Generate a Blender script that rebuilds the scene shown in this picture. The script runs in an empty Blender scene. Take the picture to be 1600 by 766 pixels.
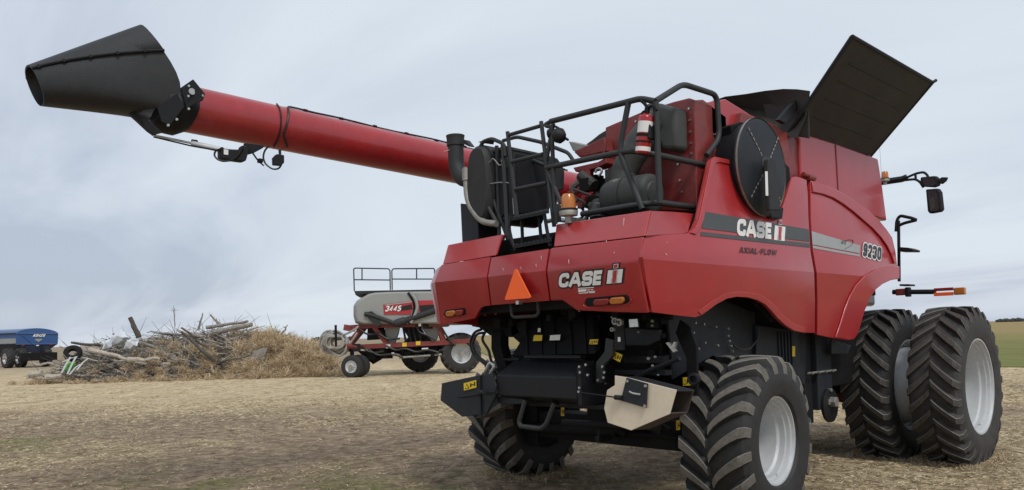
import bpy, bmesh, math, random
import numpy as np
from mathutils import Vector, Matrix, noise
R = math.radians
PI = math.pi
V = Vector
rnd = random.Random(7)
scene = bpy.context.scene
COL = scene.collection

# ------------------------------------------------------------------ materials
def nodes_of(m):
    m.use_nodes = True
    return m.node_tree.nodes, m.node_tree.links

def mat(name, col, rough=.5, metal=0., coat=0., var=.12, scale=6., dust=None, dust_amt=.0, bump=0., bscale=60., spec=.5, updust=0., streak=0.):
    """Procedural paint / rubber / metal: base colour with broken-up tone, optional dust film and fine bump."""
    m = bpy.data.materials.new(name)
    n, l = nodes_of(m)
    b = n['Principled BSDF']
    tc = n.new('ShaderNodeTexCoord')
    nz = n.new('ShaderNodeTexNoise'); nz.inputs['Scale'].default_value = scale; nz.inputs['Detail'].default_value = 6
    nz.inputs['Roughness'].default_value = .65
    l.new(tc.outputs['Object'], nz.inputs['Vector'])
    cr = n.new('ShaderNodeValToRGB')
    cr.color_ramp.elements[0].position = .3; cr.color_ramp.elements[1].position = .7
    cr.color_ramp.elements[0].color = tuple(c*(1-var) for c in col)+(1,)
    cr.color_ramp.elements[1].color = tuple(min(1, c*(1+var)) for c in col)+(1,)
    l.new(nz.outputs['Fac'], cr.inputs['Fac'])
    out = cr.outputs['Color']
    if dust:
        n2 = n.new('ShaderNodeTexNoise'); n2.inputs['Scale'].default_value = scale*2.3; n2.inputs['Detail'].default_value = 9
        n2.inputs['Roughness'].default_value = .75
        if streak:
            mp = n.new('ShaderNodeMapping'); mp.inputs['Scale'].default_value = (1, 1, streak); l.new(tc.outputs['Object'], mp.inputs['Vector']); l.new(mp.outputs[0], n2.inputs['Vector'])
        else: l.new(tc.outputs['Object'], n2.inputs['Vector'])
        mr = n.new('ShaderNodeMapRange')
        mr.inputs['From Min'].default_value = .38; mr.inputs['From Max'].default_value = .72
        mr.inputs['To Min'].default_value = dust_amt*.35; mr.inputs['To Max'].default_value = dust_amt*1.6
        l.new(n2.outputs['Fac'], mr.inputs['Value'])
        fac = mr.outputs['Result']
        if updust:
            ge = n.new('ShaderNodeNewGeometry'); sx = n.new('ShaderNodeSeparateXYZ')
            l.new(ge.outputs['Normal'], sx.inputs[0])
            mu = n.new('ShaderNodeMath'); mu.operation = 'MULTIPLY_ADD'; mu.use_clamp = True
            mu.inputs[1].default_value = updust
            l.new(sx.outputs['Z'], mu.inputs[0]); l.new(fac, mu.inputs[2])
            fac = mu.outputs[0]
        mx = n.new('ShaderNodeMixRGB'); mx.inputs['Color2'].default_value = tuple(dust)+(1,)
        l.new(fac, mx.inputs['Fac']); l.new(out, mx.inputs['Color1'])
        out = mx.outputs['Color']
        rr = n.new('ShaderNodeMapRange'); rr.inputs['To Min'].default_value = rough; rr.inputs['To Max'].default_value = min(1, rough+.35)
        l.new(n2.outputs['Fac'], rr.inputs['Value']); l.new(rr.outputs['Result'], b.inputs['Roughness'])
    else:
        rr = n.new('ShaderNodeMapRange'); rr.inputs['To Min'].default_value = max(.02, rough-.1); rr.inputs['To Max'].default_value = min(1, rough+.1)
        l.new(nz.outputs['Fac'], rr.inputs['Value']); l.new(rr.outputs['Result'], b.inputs['Roughness'])
    l.new(out, b.inputs['Base Color'])
    b.inputs['Metallic'].default_value = metal
    b.inputs['Coat Weight'].default_value = coat
    b.inputs['Coat Roughness'].default_value = .16
    b.inputs['Specular IOR Level'].default_value = spec
    if bump:
        n3 = n.new('ShaderNodeTexNoise'); n3.inputs['Scale'].default_value = bscale; n3.inputs['Detail'].default_value = 5
        l.new(tc.outputs['Object'], n3.inputs['Vector'])
        bp = n.new('ShaderNodeBump'); bp.inputs['Strength'].default_value = bump; bp.inputs['Distance'].default_value = .01
        l.new(n3.outputs['Fac'], bp.inputs['Height']); l.new(bp.outputs['Normal'], b.inputs['Normal'])
    return m

DUST = (.36, .27, .19)
M = {}
M['red'] = mat('red_paint', (.335, .006, .010), .27, coat=.55, var=.10, scale=2.5, dust=(.46, .24, .19), dust_amt=.045, updust=.06, streak=.3, bump=.03, bscale=5)
M['red_side'] = mat('red_side_paint', (.385, .007, .012), .27, coat=.6, var=.10, scale=2., dust=(.50, .26, .22), dust_amt=.05, updust=.10, streak=.35, bump=.03, bscale=4)
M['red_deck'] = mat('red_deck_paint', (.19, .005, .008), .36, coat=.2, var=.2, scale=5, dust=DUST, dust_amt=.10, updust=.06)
M['red_auger'] = mat('red_auger_paint', (.34, .006, .010), .24, coat=.6, var=.14, scale=3, dust=(.32, .14, .12), dust_amt=.10, bump=.05, bscale=7)
M['black'] = mat('black_paint', (.0065, .007, .009), .42, var=.3, scale=7, dust=(.07, .065, .06), dust_amt=.035, spec=.35)
M['blacker'] = mat('black_grime_and_shade', (.004, .004, .0045), .6, var=.4, scale=9, dust=(.05, .045, .04), dust_amt=.04, spec=.3)
M['blue_black'] = mat('charcoal_paint', (.013, .016, .021), .42, var=.2, scale=6, dust=(.10, .09, .085), dust_amt=.05, spec=.4)
M['rail'] = mat('rail_paint', (.018, .021, .022), .42, var=.2, scale=12, dust=(.13, .12, .10), dust_amt=.06, updust=.03)
M['plastic'] = mat('black_plastic', (.016, .018, .019), .5, var=.2, scale=8, dust=(.12, .11, .10), dust_amt=.07, updust=.03)
M['grey_plastic'] = mat('grey_plastic', (.040, .046, .044), .48, var=.15, scale=6, dust=(.16, .14, .11), dust_amt=.09, updust=.04)
M['spout'] = mat('spout_rubber', (.011, .013, .016), .36, var=.25, scale=4, dust=(.09, .08, .065), dust_amt=.09, updust=.05, bump=.25, bscale=110)
M['cover'] = mat('tank_cover', (.024, .021, .018), .6, var=.35, scale=2.5, dust=(.075, .058, .042), dust_amt=.16)
M['tyre'] = mat('tyre_rubber', (.012, .013, .014), .5, var=.3, scale=7, dust=(.16, .14, .115), dust_amt=.09, bump=.1, bscale=80)
M['tyre_dusty'] = mat('dusty_tyre', (.016, .016, .016), .6, var=.3, scale=4, dust=(.20, .185, .16), dust_amt=.17, bump=.1, bscale=80)
M['lug'] = mat('worn_tread', (.085, .080, .073), .75, var=.35, scale=9, dust=(.27, .24, .195), dust_amt=.35, bump=.25, bscale=60)
M['lug_dark'] = mat('dark_tread', (.030, .028, .026), .75, var=.35, scale=9, dust=(.17, .15, .125), dust_amt=.24, bump=.25, bscale=60)
M['lug_edge'] = mat('tread_edge', (.16, .155, .145), .7, var=.4, scale=14, dust=(.34, .31, .27), dust_amt=.4)
M['rim'] = mat('silver_rim', (.58, .60, .61), .38, metal=.3, var=.08, scale=5, dust=(.26, .23, .19), dust_amt=.16)
M['steel'] = mat('bare_steel', (.50, .50, .48), .35, metal=.9, var=.15, scale=15)
M['zinc'] = mat('zinc_pipe', (.38, .37, .34), .42, metal=.7, var=.25, scale=12, dust=(.2, .16, .1), dust_amt=.2)
M['beige'] = mat('beige_plate', (.74, .63, .48), .5, var=.08, scale=4, dust=(.42, .32, .2), dust_amt=.12)
M['tan_in'] = mat('rusty_inside', (.06, .045, .04), .6, var=.3, scale=8, dust=(.15, .11, .08), dust_amt=.15)
M['orange'] = mat('slow_sign_orange', (1., .13, .01), .45, var=.03, scale=5)
M['amber'] = mat('amber_lens', (.46, .15, .02), .15, var=.15, scale=20, coat=.5)
M['redlens'] = mat('red_lens', (.22, .01, .01), .15, var=.15, scale=20, coat=.5)
M['yellow'] = mat('yellow_label', (.75, .52, .02), .5, var=.05)
M['white'] = mat('white_decal', (.80, .79, .76), .45, var=.04)
M['decal_black'] = mat('black_decal', (.012, .012, .014), .4, var=.1)
M['decal_grey'] = mat('grey_stripe', (.060, .072, .075), .4, var=.08, dust=(.2, .17, .15), dust_amt=.1)
M['decal_silver'] = mat('silver_stripe', (.34, .36, .36), .4, var=.06, dust=(.36, .28, .24), dust_amt=.1)
M['decal_red'] = mat('red_decal', (.42, .03, .04), .4, var=.06)
M['ext_red'] = mat('extinguisher_red', (.36, .006, .010), .25, coat=.4, var=.04)
M['glass'] = mat('dark_glass', (.02, .025, .03), .06, var=.1, spec=.8)
M['mirror'] = mat('mirror_glass', (.5, .55, .57), .06, metal=1., var=.03)
M['lampglass'] = mat('lamp_glass', (.62, .64, .62), .12, metal=.4, var=.2, scale=30)
M['cable'] = mat('cable_rubber', (.012, .012, .013), .5, var=.2)
M['engine'] = mat('engine_grime', (.03, .03, .032), .6, var=.7, scale=18, dust=(.13, .11, .09), dust_amt=.2)

# ------------------------------------------------------------------ object helpers
def link(o, parent=None):
    COL.objects.link(o)
    if parent is not None:
        o.parent = parent
    return o

def tag(o, label=None, cat=None, group=None, kind=None):
    if label: o['label'] = label
    if cat: o['category'] = cat
    if group: o['group'] = group
    if kind: o['kind'] = kind
    return o

def thing(name, label, cat, loc=(0, 0, 0), group=None):
    o = bpy.data.objects.new(name, None)
    o.empty_display_size = .3
    o.location = loc
    link(o)
    return tag(o, label, cat, group)

def part(name, bm, m, parent=None, bevel=0, seg=2, smooth=False, label=None, angle=30, weld=True, local=True):
    """Turn a bmesh (world coordinates) into ONE mesh object; a child keeps world placement."""
    if weld:
        bmesh.ops.remove_doubles(bm, verts=bm.verts, dist=1e-5)
        bmesh.ops.recalc_face_normals(bm, faces=bm.faces)
    me = bpy.data.meshes.new(name)
    bm.to_mesh(me); bm.free()
    for mm in (m if isinstance(m, (list, tuple)) else [m]):
        me.materials.append(M[mm] if isinstance(mm, str) else mm)
    o = bpy.data.objects.new(name, me)
    # move the origin to the middle of the mesh
    if len(me.vertices):
        lo = V([min(v.co[i] for v in me.vertices) for i in range(3)])
        hi = V([max(v.co[i] for v in me.vertices) for i in range(3)])
        c = (lo+hi)/2
        me.transform(Matrix.Translation(-c))
    else:
        c = V((0, 0, 0))
    link(o, parent)
    off = V((0, 0, 0))
    p = parent
    while p is not None:
        off += V(p.location); p = p.parent
    o.location = c-off
    if smooth:
        for f in me.polygons: f.use_smooth = True
        if smooth != 'all':
            me.set_sharp_from_angle(angle=R(smooth if smooth is not True else 40))
    if bevel:
        b = o.modifiers.new('bevel', 'BEVEL'); b.width = bevel; b.segments = seg; b.limit_method = 'ANGLE'
        b.angle_limit = R(angle); b.harden_normals = False
    if label: o['label'] = label
    return o

def BM(): return bmesh.new()

def add_poly(bm, pts, mi=0):
    f = bm.faces.new([bm.verts.new(V(p)) for p in pts]); f.material_index = mi
    return f

def add_prism(bm, pts, vec, mi=0):
    """Solid: polygon swept along vec."""
    vec = V(vec)
    a = [bm.verts.new(V(p)) for p in pts]; b = [bm.verts.new(V(p)+vec) for p in pts]
    n = len(pts)
    fs = [bm.faces.new(a), bm.faces.new(b[::-1])]
    for i in range(n):
        fs.append(bm.faces.new((a[i], b[i], b[(i+1) % n], a[(i+1) % n])))
    for f in fs: f.material_index = mi
    return fs

def add_box(bm, lo, hi, mi=0, mtx=None):
    x0, y0, z0 = lo; x1, y1, z1 = hi
    c = [(x0, y0, z0), (x1, y0, z0), (x1, y1, z0), (x0, y1, z0), (x0, y0, z1), (x1, y0, z1), (x1, y1, z1), (x0, y1, z1)]
    v = [bm.verts.new(mtx @ V(p) if mtx else V(p)) for p in c]
    for q in ((0, 3, 2, 1), (4, 5, 6, 7), (0, 1, 5, 4), (1, 2, 6, 5), (2, 3, 7, 6), (3, 0, 4, 7)):
        f = bm.faces.new([v[i] for i in q]); f.material_index = mi

def add_loft(bm, rings, closed=True, cap=True, mi=0):
    vs = [[bm.verts.new(V(p)) for p in r] for r in rings]
    n = len(vs[0])
    for a, b in zip(vs[:-1], vs[1:]):
        for i in range(n if closed else n-1):
            f = bm.faces.new((a[i], a[(i+1) % n], b[(i+1) % n], b[i])); f.material_index = mi
    if cap and closed:
        bm.faces.new(vs[0][::-1]).material_index = mi; bm.faces.new(vs[-1]).material_index = mi

def frame_of(d):
    d = V(d).normalized()
    u = d.cross(V((0, 0, 1)))
    if u.length < 1e-3: u = d.cross(V((0, 1, 0)))
    u.normalize()
    return u, u.cross(d).normalized(), d

def add_cyl(bm, p0, p1, r0, r1=None, n=16, cap=True, mi=0):
    p0, p1 = V(p0), V(p1); r1 = r0 if r1 is None else r1
    u, w, d = frame_of(p1-p0)
    ring = lambda c, r: [c+u*r*math.cos(2*PI*i/n)+w*r*math.sin(2*PI*i/n) for i in range(n)]
    add_loft(bm, [ring(p0, r0), ring(p1, r1)], cap=cap, mi=mi)

def add_lathe(bm, o, d, prof, n=24, cap=False, mi=0):
    """prof: list of (distance along d, radius)."""
    o = V(o); u, w, d = frame_of(d)
    rings = [[o+d*t+u*r*math.cos(2*PI*i/n)+w*r*math.sin(2*PI*i/n) for i in range(n)] for t, r in prof]
    add_loft(bm, rings, cap=cap, mi=mi)

def round_path(pts, rad, k=5, cyclic=False):
    pts = [V(p) for p in pts]
    if rad <= 0: return pts
    out = []
    n = len(pts)
    for i, p in enumerate(pts):
        if not cyclic and i in (0, n-1):
            out.append(p); continue
        a, b = pts[i-1]-p, pts[(i+1) % n]-p
        t = min(rad, a.length*.45, b.length*.45)
        A, B = p+a.normalized()*t, p+b.normalized()*t
        for j in range(k+1):
            s = j/k
            out.append(A*(1-s)**2+p*2*s*(1-s)+B*s*s)
    return out

def add_tube(bm, pts, r, rad=.05, n=8, cyclic=False, cap=True, radii=None, mi=0):
    P = round_path(pts, rad, cyclic=cyclic)
    m = len(P)
    rings = []
    up = None
    for i, p in enumerate(P):
        if cyclic: t = P[(i+1) % m]-P[i-1]
        else: t = P[min(i+1, m-1)]-P[max(i-1, 0)]
        t.normalize()
        if up is None: up = frame_of(t)[1]
        s = t.cross(up)
        if s.length < 1e-4: s = frame_of(t)[0]
        s.normalize(); up = s.cross(t).normalized()
        rr = r if radii is None else radii[min(int(i*len(radii)/m), len(radii)-1)]
        rings.append([p+s*rr*math.cos(2*PI*j/n)+up*rr*math.sin(2*PI*j/n) for j in range(n)])
    if cyclic:
        rings.append(rings[0]); cap = False
    add_loft(bm, rings, cap=cap, mi=mi)

def tube(name, pts, r, m, parent, rad=.05, n=8, label=None, cyclic=False):
    bm = BM(); add_tube(bm, pts, r, rad, n, cyclic)
    return part(name, bm, m, parent, smooth=True, label=label)

def tubes(name, lst, r, m, parent, rad=.05, n=8, label=None):
    bm = BM()
    for pts in lst: add_tube(bm, pts, r, rad, n)
    return part(name, bm, m, parent, smooth=True, label=label, weld=False)

def slab(name, pts, vec, m, parent, bevel=.006, label=None, **k):
    bm = BM(); add_prism(bm, pts, vec)
    return part(name, bm, m, parent, bevel=bevel, label=label, **k)

def boxp(name, lo, hi, m, parent, bevel=.01, label=None, **k):
    bm = BM(); add_box(bm, lo, hi)
    return part(name, bm, m, parent, bevel=bevel, label=label, **k)

def cylp(name, p0, p1, r0, m, parent, r1=None, n=20, bevel=0, label=None):
    bm = BM(); add_cyl(bm, p0, p1, r0, r1, n)
    return part(name, bm, m, parent, smooth=True, bevel=bevel, label=label)

def curved_panel(pts, ax, fn, cuts, thick, name, m, parent, bevel=.012, grid=(), seg=3, label=None):
    """Outline on a bent surface (coordinate ax = fn(z)): filled, creased at the heights in cuts, given thickness."""
    bm = BM()
    o = 1 if ax == 0 else 0
    f = bm.faces.new([bm.verts.new(V(p)) for p in pts])
    for v in bm.verts: v.co[ax] = 0
    bm.normal_update()
    for zc in cuts:
        bmesh.ops.bisect_plane(bm, geom=bm.verts[:]+bm.edges[:]+bm.faces[:], plane_co=V((0, 0, zc)), plane_no=V((0, 0, 1)), dist=1e-5)
    for v in bm.verts: v.co[ax] = fn(v.co.z)
    bmesh.ops.connect_verts_concave(bm, faces=bm.faces[:])
    bmesh.ops.recalc_face_normals(bm, faces=bm.faces[:])
    bm.normal_update()
    s = sum((f.normal[ax]*f.calc_area() for f in bm.faces))
    want = 1 if ax == 0 else -1
    if parent is not None and name.startswith('left_'): want = -1
    if thick < 0: want = -want
    if s*want < 0: bmesh.ops.reverse_faces(bm, faces=bm.faces[:])
    o_ = part(name.replace('left_', ''), bm, m, parent, weld=False, label=label)
    so = o_.modifiers.new('thickness', 'SOLIDIFY'); so.thickness = abs(thick); so.offset = -1
    if bevel:
        b = o_.modifiers.new('bevel', 'BEVEL'); b.width = bevel; b.segments = seg; b.limit_method = 'ANGLE'; b.angle_limit = R(8)
    for f in o_.data.polygons: f.use_smooth = True
    o_.data.set_sharp_from_angle(angle=R(50))
    return o_

def fS(z): return 1.16-.12*(z-2.2) if z >= 2.2 else 1.16-.10*(2.2-z)
def gR(z): return -1.42+.22*(z-2.19) if z >= 2.19 else -1.42+.2*(2.19-z)

GLYPH = {   # heavy block letters as centre-line strokes in a unit box: (width, corner rounding, strokes)
    'C': (.86, .42, [[(1, .66), (1, 1), (0, 1), (0, 0), (1, 0), (1, .34)]]),
    'A': (1.0, 0, [[(0, 0), (.40, 1), (.60, 1), (1, 0)], [(.2, .27), (.8, .27)]]),
    'S': (.86, .30, [[(1, .70), (1, 1), (0, 1), (0, .5), (1, .5), (1, 0), (0, 0), (0, .30)]]),
    'E': (.78, 0, [[(1, 1), (0, 1), (0, 0), (1, 0)], [(.1, .5), (.92, .5)]]),
    'F': (.74, 0, [[(1, 1), (0, 1), (0, -.0)], [(.1, .48), (.88, .48)]]),
    'X': (.92, 0, [[(0, 0), (1, 1)], [(0, 1), (1, 0)]]),
    'I': (.30, 0, [[(.5, 0), (.5, 1)]]),
    'L': (.72, 0, [[(0, 1), (0, 0), (1, 0)]]),
    '-': (.50, 0, [[(0, .45), (1, .45)]]),
    'O': (.90, .40, [[(.5, 1), (0, 1), (0, 0), (1, 0), (1, 1), (.45, 1)]]),
    'W': (1.55, 0, [[(0, 1), (.24, 0), (.5, .95), (.76, 0), (1, 1)]]),
    'K': (.9, 0, [[(0, 0), (0, 1)], [(1, 1), (.12, .48), (1, 0)]]),
    'N': (.9, 0, [[(0, 0), (0, 1), (1, 0), (1, 1)]]),
    'Z': (.85, 0, [[(0, 1), (1, 1), (0, 0), (1, 0)]]),
    'H': (.9, 0, [[(0, 0), (0, 1)], [(1, 0), (1, 1)], [(0, .5), (1, .5)]]),
    '9': (.72, .36, [[(1, .45), (0, .45), (0, 1), (1, 1), (1, 0), (0, 0), (0, .24)]]),
    '2': (.72, .30, [[(0, .72), (0, 1), (1, 1), (1, .56), (0, .06), (0, 0), (1, 0)]]),
    '3': (.72, .26, [[(0, .76), (0, 1), (1, 1), (1, .53), (.4, .53)], [(.4, .50), (1, .50), (1, 0), (0, 0), (0, .24)]]),
    '0': (.72, .40, [[(.5, 1), (0, 1), (0, 0), (1, 0), (1, 1), (.45, 1)]]),
    '4': (.76, 0, [[(.74, 0), (.74, 1), (0, .28), (1, .28)]]),
    '5': (.72, .22, [[(1, 1), (0, 1), (0, .56), (1, .56), (1, 0), (0, 0), (0, .22)]]),
    ' ': (.4, 0, []),
}
def stroke_ribbon(P, t, ext):
    """Left and right edges of a mitred ribbon of width t along the 2-D polyline P, both ends pushed out by ext."""
    P = [V((p[0], p[1], 0)) for p in P]
    P[0] = P[0]+(P[0]-P[1]).normalized()*ext; P[-1] = P[-1]+(P[-1]-P[-2]).normalized()*ext
    Lf, Rt = [], []
    for i, p in enumerate(P):
        d0 = (p-P[i-1]).normalized() if i else None
        d1 = (P[i+1]-p).normalized() if i < len(P)-1 else None
        a, b = d0 or d1, d1 or d0
        n0, n1 = V((-a.y, a.x, 0)), V((-b.y, b.x, 0))
        m = (n0+n1)
        m = n0 if m.length < 1e-4 else m.normalized()
        k = min(1/max(m.dot(n0), .3), 1.9)
        Lf.append(p+m*k*t/2); Rt.append(p-m*k*t/2)
    return Lf, Rt
def text(name, body, BL, BR, TL, m, parent, lift=.004, weight=.26, grow=0., shear=0., gap=.10):
    """Heavy block lettering on the parallelogram BL-BR-TL; grow widens every stroke (for outlines)."""
    BL, BR, TL = V(BL), V(BR), V(TL)
    ex, ey = BR-BL, TL-BL
    W, H = ex.length, ey.length
    nn = ex.cross(ey).normalized(); ux, uy = ex/W, ey/H
    t = weight*H
    tot = sum(GLYPH[c][0] for c in body)+gap*(len(body)-1)
    k = W/tot
    bm = BM(); x = 0.; lay = 0
    for c in body:
        w_, rr, strokes = GLYPH[c]
        w_ *= k
        for s in strokes:
            if c == 'I': pts = [V((x+w_/2, p[1]*H, 0)) for p in s]; e0 = 0
            else: pts = [V((x+t/2+p[0]*max(w_-t, .001), t/2+p[1]*(H-t), 0)) for p in s]; e0 = 0
            if c in 'AXWKNFL' or c == 'I' and False: e0 = t/2 if c != 'K' else t/2
            if c == 'I': e0 = 0
            if rr: pts = round_path(pts, rr*H, 4)
            Lf, Rt = stroke_ribbon(pts, t+2*grow*H, e0+grow*H)
            lay += 1
            z = lift+.0004*(lay % 3)
            tr = lambda q: BL+ux*(q.x+shear*q.y)+uy*q.y+nn*z
            L_ = [bm.verts.new(tr(q)) for q in Lf]; R_ = [bm.verts.new(tr(q)) for q in Rt]
            for i in range(len(L_)-1):
                bm.faces.new((R_[i], R_[i+1], L_[i+1], L_[i]))
        x += w_+gap*k
    return part(name, bm, m, parent, weld=False)

def decal(name, pts, m, parent, lift=.003, nrm=None, label=None):
    P = [V(p) for p in pts]
    nn = (P[1]-P[0]).cross(P[-1]-P[0]).normalized()
    if nrm is not None and nn.dot(V(nrm)) < 0: nn = -nn
    bm = BM()
    add_prism(bm, [p+nn*lift for p in P], nn*.0015)
    return part(name, bm, m, parent, label=label)

def on_para(BL, BR, TL, u, v):
    BL, BR, TL = V(BL), V(BR), V(TL)
    return BL+(BR-BL)*u+(TL-BL)*v

def monogram(BL, BR, TL, parent, nrm, outline):
    q = lambda a, b, c, d: [on_para(BL, BR, TL, a, b), on_para(BL, BR, TL, c, b), on_para(BL, BR, TL, c, d), on_para(BL, BR, TL, a, d)]
    def layer(rects, m, lift, name):
        bm = BM()
        for r_ in rects:
            add_prism(bm, [p+V(nrm)*lift for p in q(*r_)], V(nrm)*.001)
        return part(name, bm, m, parent, weld=False)
    if outline: layer([(-.12, -.09, 1.12, 1.09), (.24, 1.09, .76, 1.5)], 'decal_black', .003, 'emblem')
    else: layer([(.28, 1.0, .72, 1.46)], 'decal_grey', .004, 'emblem')
    layer([(0, 0, .31, 1), (.69, 0, 1, 1), (.31, .4, .69, .6), (.34, 0, .66, 1.0), (.34, 1.1, .66, 1.42)], 'white', .0055, 'emblem')
    layer([(.38, .03, .62, .96), (.38, 1.14, .62, 1.38)], 'decal_red', .008, 'emblem')

# ================================================================== COMBINE HARVESTER
CH = thing('combine_harvester', 'big red combine harvester with its grain tank cover open and unloading auger folded back', 'combine harvester', (-.13, 0, 0))

# ------------------------------------------------------------------ wheels
def tyre_mesh(Rt, Rr, W, nl, sweep, lugh, lugw, flip, curve=.6):
    """Lathe carcass along x with bent bar lugs; Rt = radius over the lugs, Rr = rim seat radius."""
    bm = BM()
    h = W/2
    Rc = Rt-lugh
    prof = [(-h*.80, Rr), (-h*.98, Rr+.03), (-h*1.06, Rr+(Rc-Rr)*.38), (-h*1.05, Rr+(Rc-Rr)*.62), (-h*.98, Rc-.065), (-h*.90, Rc-.028), (-h*.6, Rc-.010),
            (0, Rc), (h*.6, Rc-.010), (h*.90, Rc-.028), (h*.98, Rc-.065), (h*1.05, Rr+(Rc-Rr)*.62), (h*1.06, Rr+(Rc-Rr)*.38), (h*.98, Rr+.03), (h*.80, Rr)]
    n = 96
    rings = [[V((x, r*math.cos(2*PI*i/n), r*math.sin(2*PI*i/n))) for i in range(n)] for x, r in prof]
    add_loft(bm, rings, cap=False)
    # lugs: station s 0..1 from just past the centre line out over the shoulder
    st = [(s_, min(1, s_)**curve) for s_ in (.03, .07, .17, .32, .5, .7, .88, 1.0, 1.045)]
    def rad(s):
        a = abs(s)
        return Rc-.010*min(a/.6, 1)-(.018*max(0, a-.6)/.3 if a < .9 else .018+.037*(a-.9)/.08)
    for side in (-1, 1):
        for k in range(nl):
            base = 2*PI*(k+(.5 if side > 0 else 0))/nl
            rg = []
            for s, a in st:
                ph = base+flip*sweep*a
                hw = lugw/Rt*(.42+.14*s)
                rb = rad(s)-.012
                top = Rt-.012*s*s
                if s >= 1.0: top = Rt-.075
                if s >= 1.04: top = rb+.004; rb -= .05
                x = side*h*s
                def P(r, dp, xx=x):
                    return V((xx, -r*math.cos(ph+dp), r*math.sin(ph+dp)))
                ch = .007 if s < 1.04 else .001
                rg.append([P(rb, -hw*1.30), P(top-ch, -hw*.92), P(top, -hw*.80), P(top, hw*.80), P(top-ch, hw*.92), P(rb, hw*1.30)])
            vs = [[bm.verts.new(p) for p in r_] for r_ in rg]
            for a_, b_ in zip(vs[:-1], vs[1:]):
                for i in range(6):
                    f = bm.faces.new((a_[i], a_[(i+1) % 6], b_[(i+1) % 6], b_[i]))
                    f.material_index = 1 if i == 2 else 2 if i in (1, 3) else 0
            bm.faces.new(vs[0]); bm.faces.new(vs[-1][::-1])
    bmesh.ops.recalc_face_normals(bm, faces=bm.faces[:])
    return bm

def raw(name, bm, mats, parent, smooth=True, loc=(0, 0, 0)):
    me = bpy.data.meshes.new(name); bm.to_mesh(me); bm.free()
    for m in (mats if isinstance(mats, (list, tuple)) else [mats]): me.materials.append(M[m])
    o = bpy.data.objects.new(name, me); link(o, parent); o.location = loc
    if smooth:
        for f in me.polygons: f.use_smooth = True
        me.set_sharp_from_angle(angle=R(38))
    return o

def wheel(loc, st, Rt, Rr, W, nl, sweep, lugh, lugw, flip, out, dish, proto=None, tread='lug', carc='tyre', curve=.6, parent=CH, bolts=10, rimw=.5, rm='rim'):
    hub = BM()
    add_cyl(hub, (-.14, 0, 0), (-.10, 0, 0), .12, n=20)
    hb = raw('wheel', hub, 'blacker', parent)
    hb.location = V(loc)-V(parent.location); hb.rotation_euler = (0, 0, st)
    if proto:
        for src in proto.children:
            c = src.copy(); COL.objects.link(c); c.parent = hb
            if out < 0 and src.name.startswith('rim'): c.rotation_euler = (0, 0, PI)
            if out > 0: c.rotation_euler = (0, 0, 0)
        return hb
    t = raw('tyre', tyre_mesh(Rt, Rr, W, nl, sweep, lugh, lugw, flip, curve), [carc, tread, 'lug_edge'], hb)
    b = BM()
    s = 1
    f = rimw/2
    prof = [(s*f, Rr+.026), (s*(f+.012), Rr+.020), (s*(f+.010), Rr+.002), (s*(f-.015), Rr-.006), (s*(f-.022), Rr-.020), (s*(f-.055), Rr-.026), (s*(f-.062), Rr-.042), (s*(f-.11), Rr-.046), (s*(f-.13), Rr-.066), (s*(f-.20), Rr-.072)]
    if dish > .25: prof += [(s*(f-dish+.05), Rr-.074), (s*(f-dish+.03), Rr-.082), (s*(f-dish), Rr-.10), (s*(f-dish), Rr-.15), (s*(f-dish+.05), Rr*.62), (s*(f-dish+.055), Rr*.40), (s*(f-dish+.03), Rr*.36), (s*(f-dish+.03), .02)]
    else: prof = prof[:7]+[(s*(f-dish), Rr-.085), (s*(f-dish+.03), Rr*.55), (s*(f-dish+.05), Rr*.42), (s*(f-dish+.05), .02)]
    add_lathe(b, (0, 0, 0), (1, 0, 0), prof, n=64)
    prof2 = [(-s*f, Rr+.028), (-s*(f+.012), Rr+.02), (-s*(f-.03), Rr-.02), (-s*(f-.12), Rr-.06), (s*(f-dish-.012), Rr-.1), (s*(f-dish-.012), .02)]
    add_lathe(b, (0, 0, 0), (1, 0, 0), prof2, n=64, mi=1)  # back of the silver rim: its shade is painted in as near-black
    for k in range(bolts):
        a = 2*PI*k/bolts
        rr = Rr*.48
        add_cyl(b, (s*(f-dish+.035), rr*math.cos(a), rr*math.sin(a)), (s*(f-dish+.075), rr*math.cos(a), rr*math.sin(a)), .016, n=6)
    add_cyl(b, (s*(f-dish+.04), 0, 0), (s*(f-dish+.12), 0, 0), Rr*.26, Rr*.22, n=24)
    add_cyl(b, (s*(f-.10), .3*Rr, -.89*Rr), (s*(f-.05), .3*Rr, -.85*Rr), .012, n=8)
    bmesh.ops.recalc_face_normals(b, faces=b.faces[:])
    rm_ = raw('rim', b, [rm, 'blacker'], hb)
    if out < 0: rm_.rotation_euler = (0, 0, PI)
    return hb

ST = .05
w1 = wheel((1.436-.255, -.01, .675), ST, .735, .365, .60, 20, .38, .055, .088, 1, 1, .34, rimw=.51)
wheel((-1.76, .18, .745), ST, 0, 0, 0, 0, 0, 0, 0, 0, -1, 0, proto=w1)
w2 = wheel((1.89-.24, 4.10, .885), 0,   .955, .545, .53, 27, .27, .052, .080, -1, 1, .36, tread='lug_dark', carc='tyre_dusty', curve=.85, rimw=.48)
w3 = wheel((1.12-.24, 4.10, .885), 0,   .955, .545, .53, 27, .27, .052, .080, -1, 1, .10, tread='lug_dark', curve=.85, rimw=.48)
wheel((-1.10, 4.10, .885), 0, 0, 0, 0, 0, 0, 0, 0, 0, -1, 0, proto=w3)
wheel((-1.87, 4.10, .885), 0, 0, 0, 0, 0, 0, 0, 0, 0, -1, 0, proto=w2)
cylp('front_axle', (-1.85, 4.10, .885), (1.45, 4.10, .885), .15, 'blacker', CH)
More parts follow.
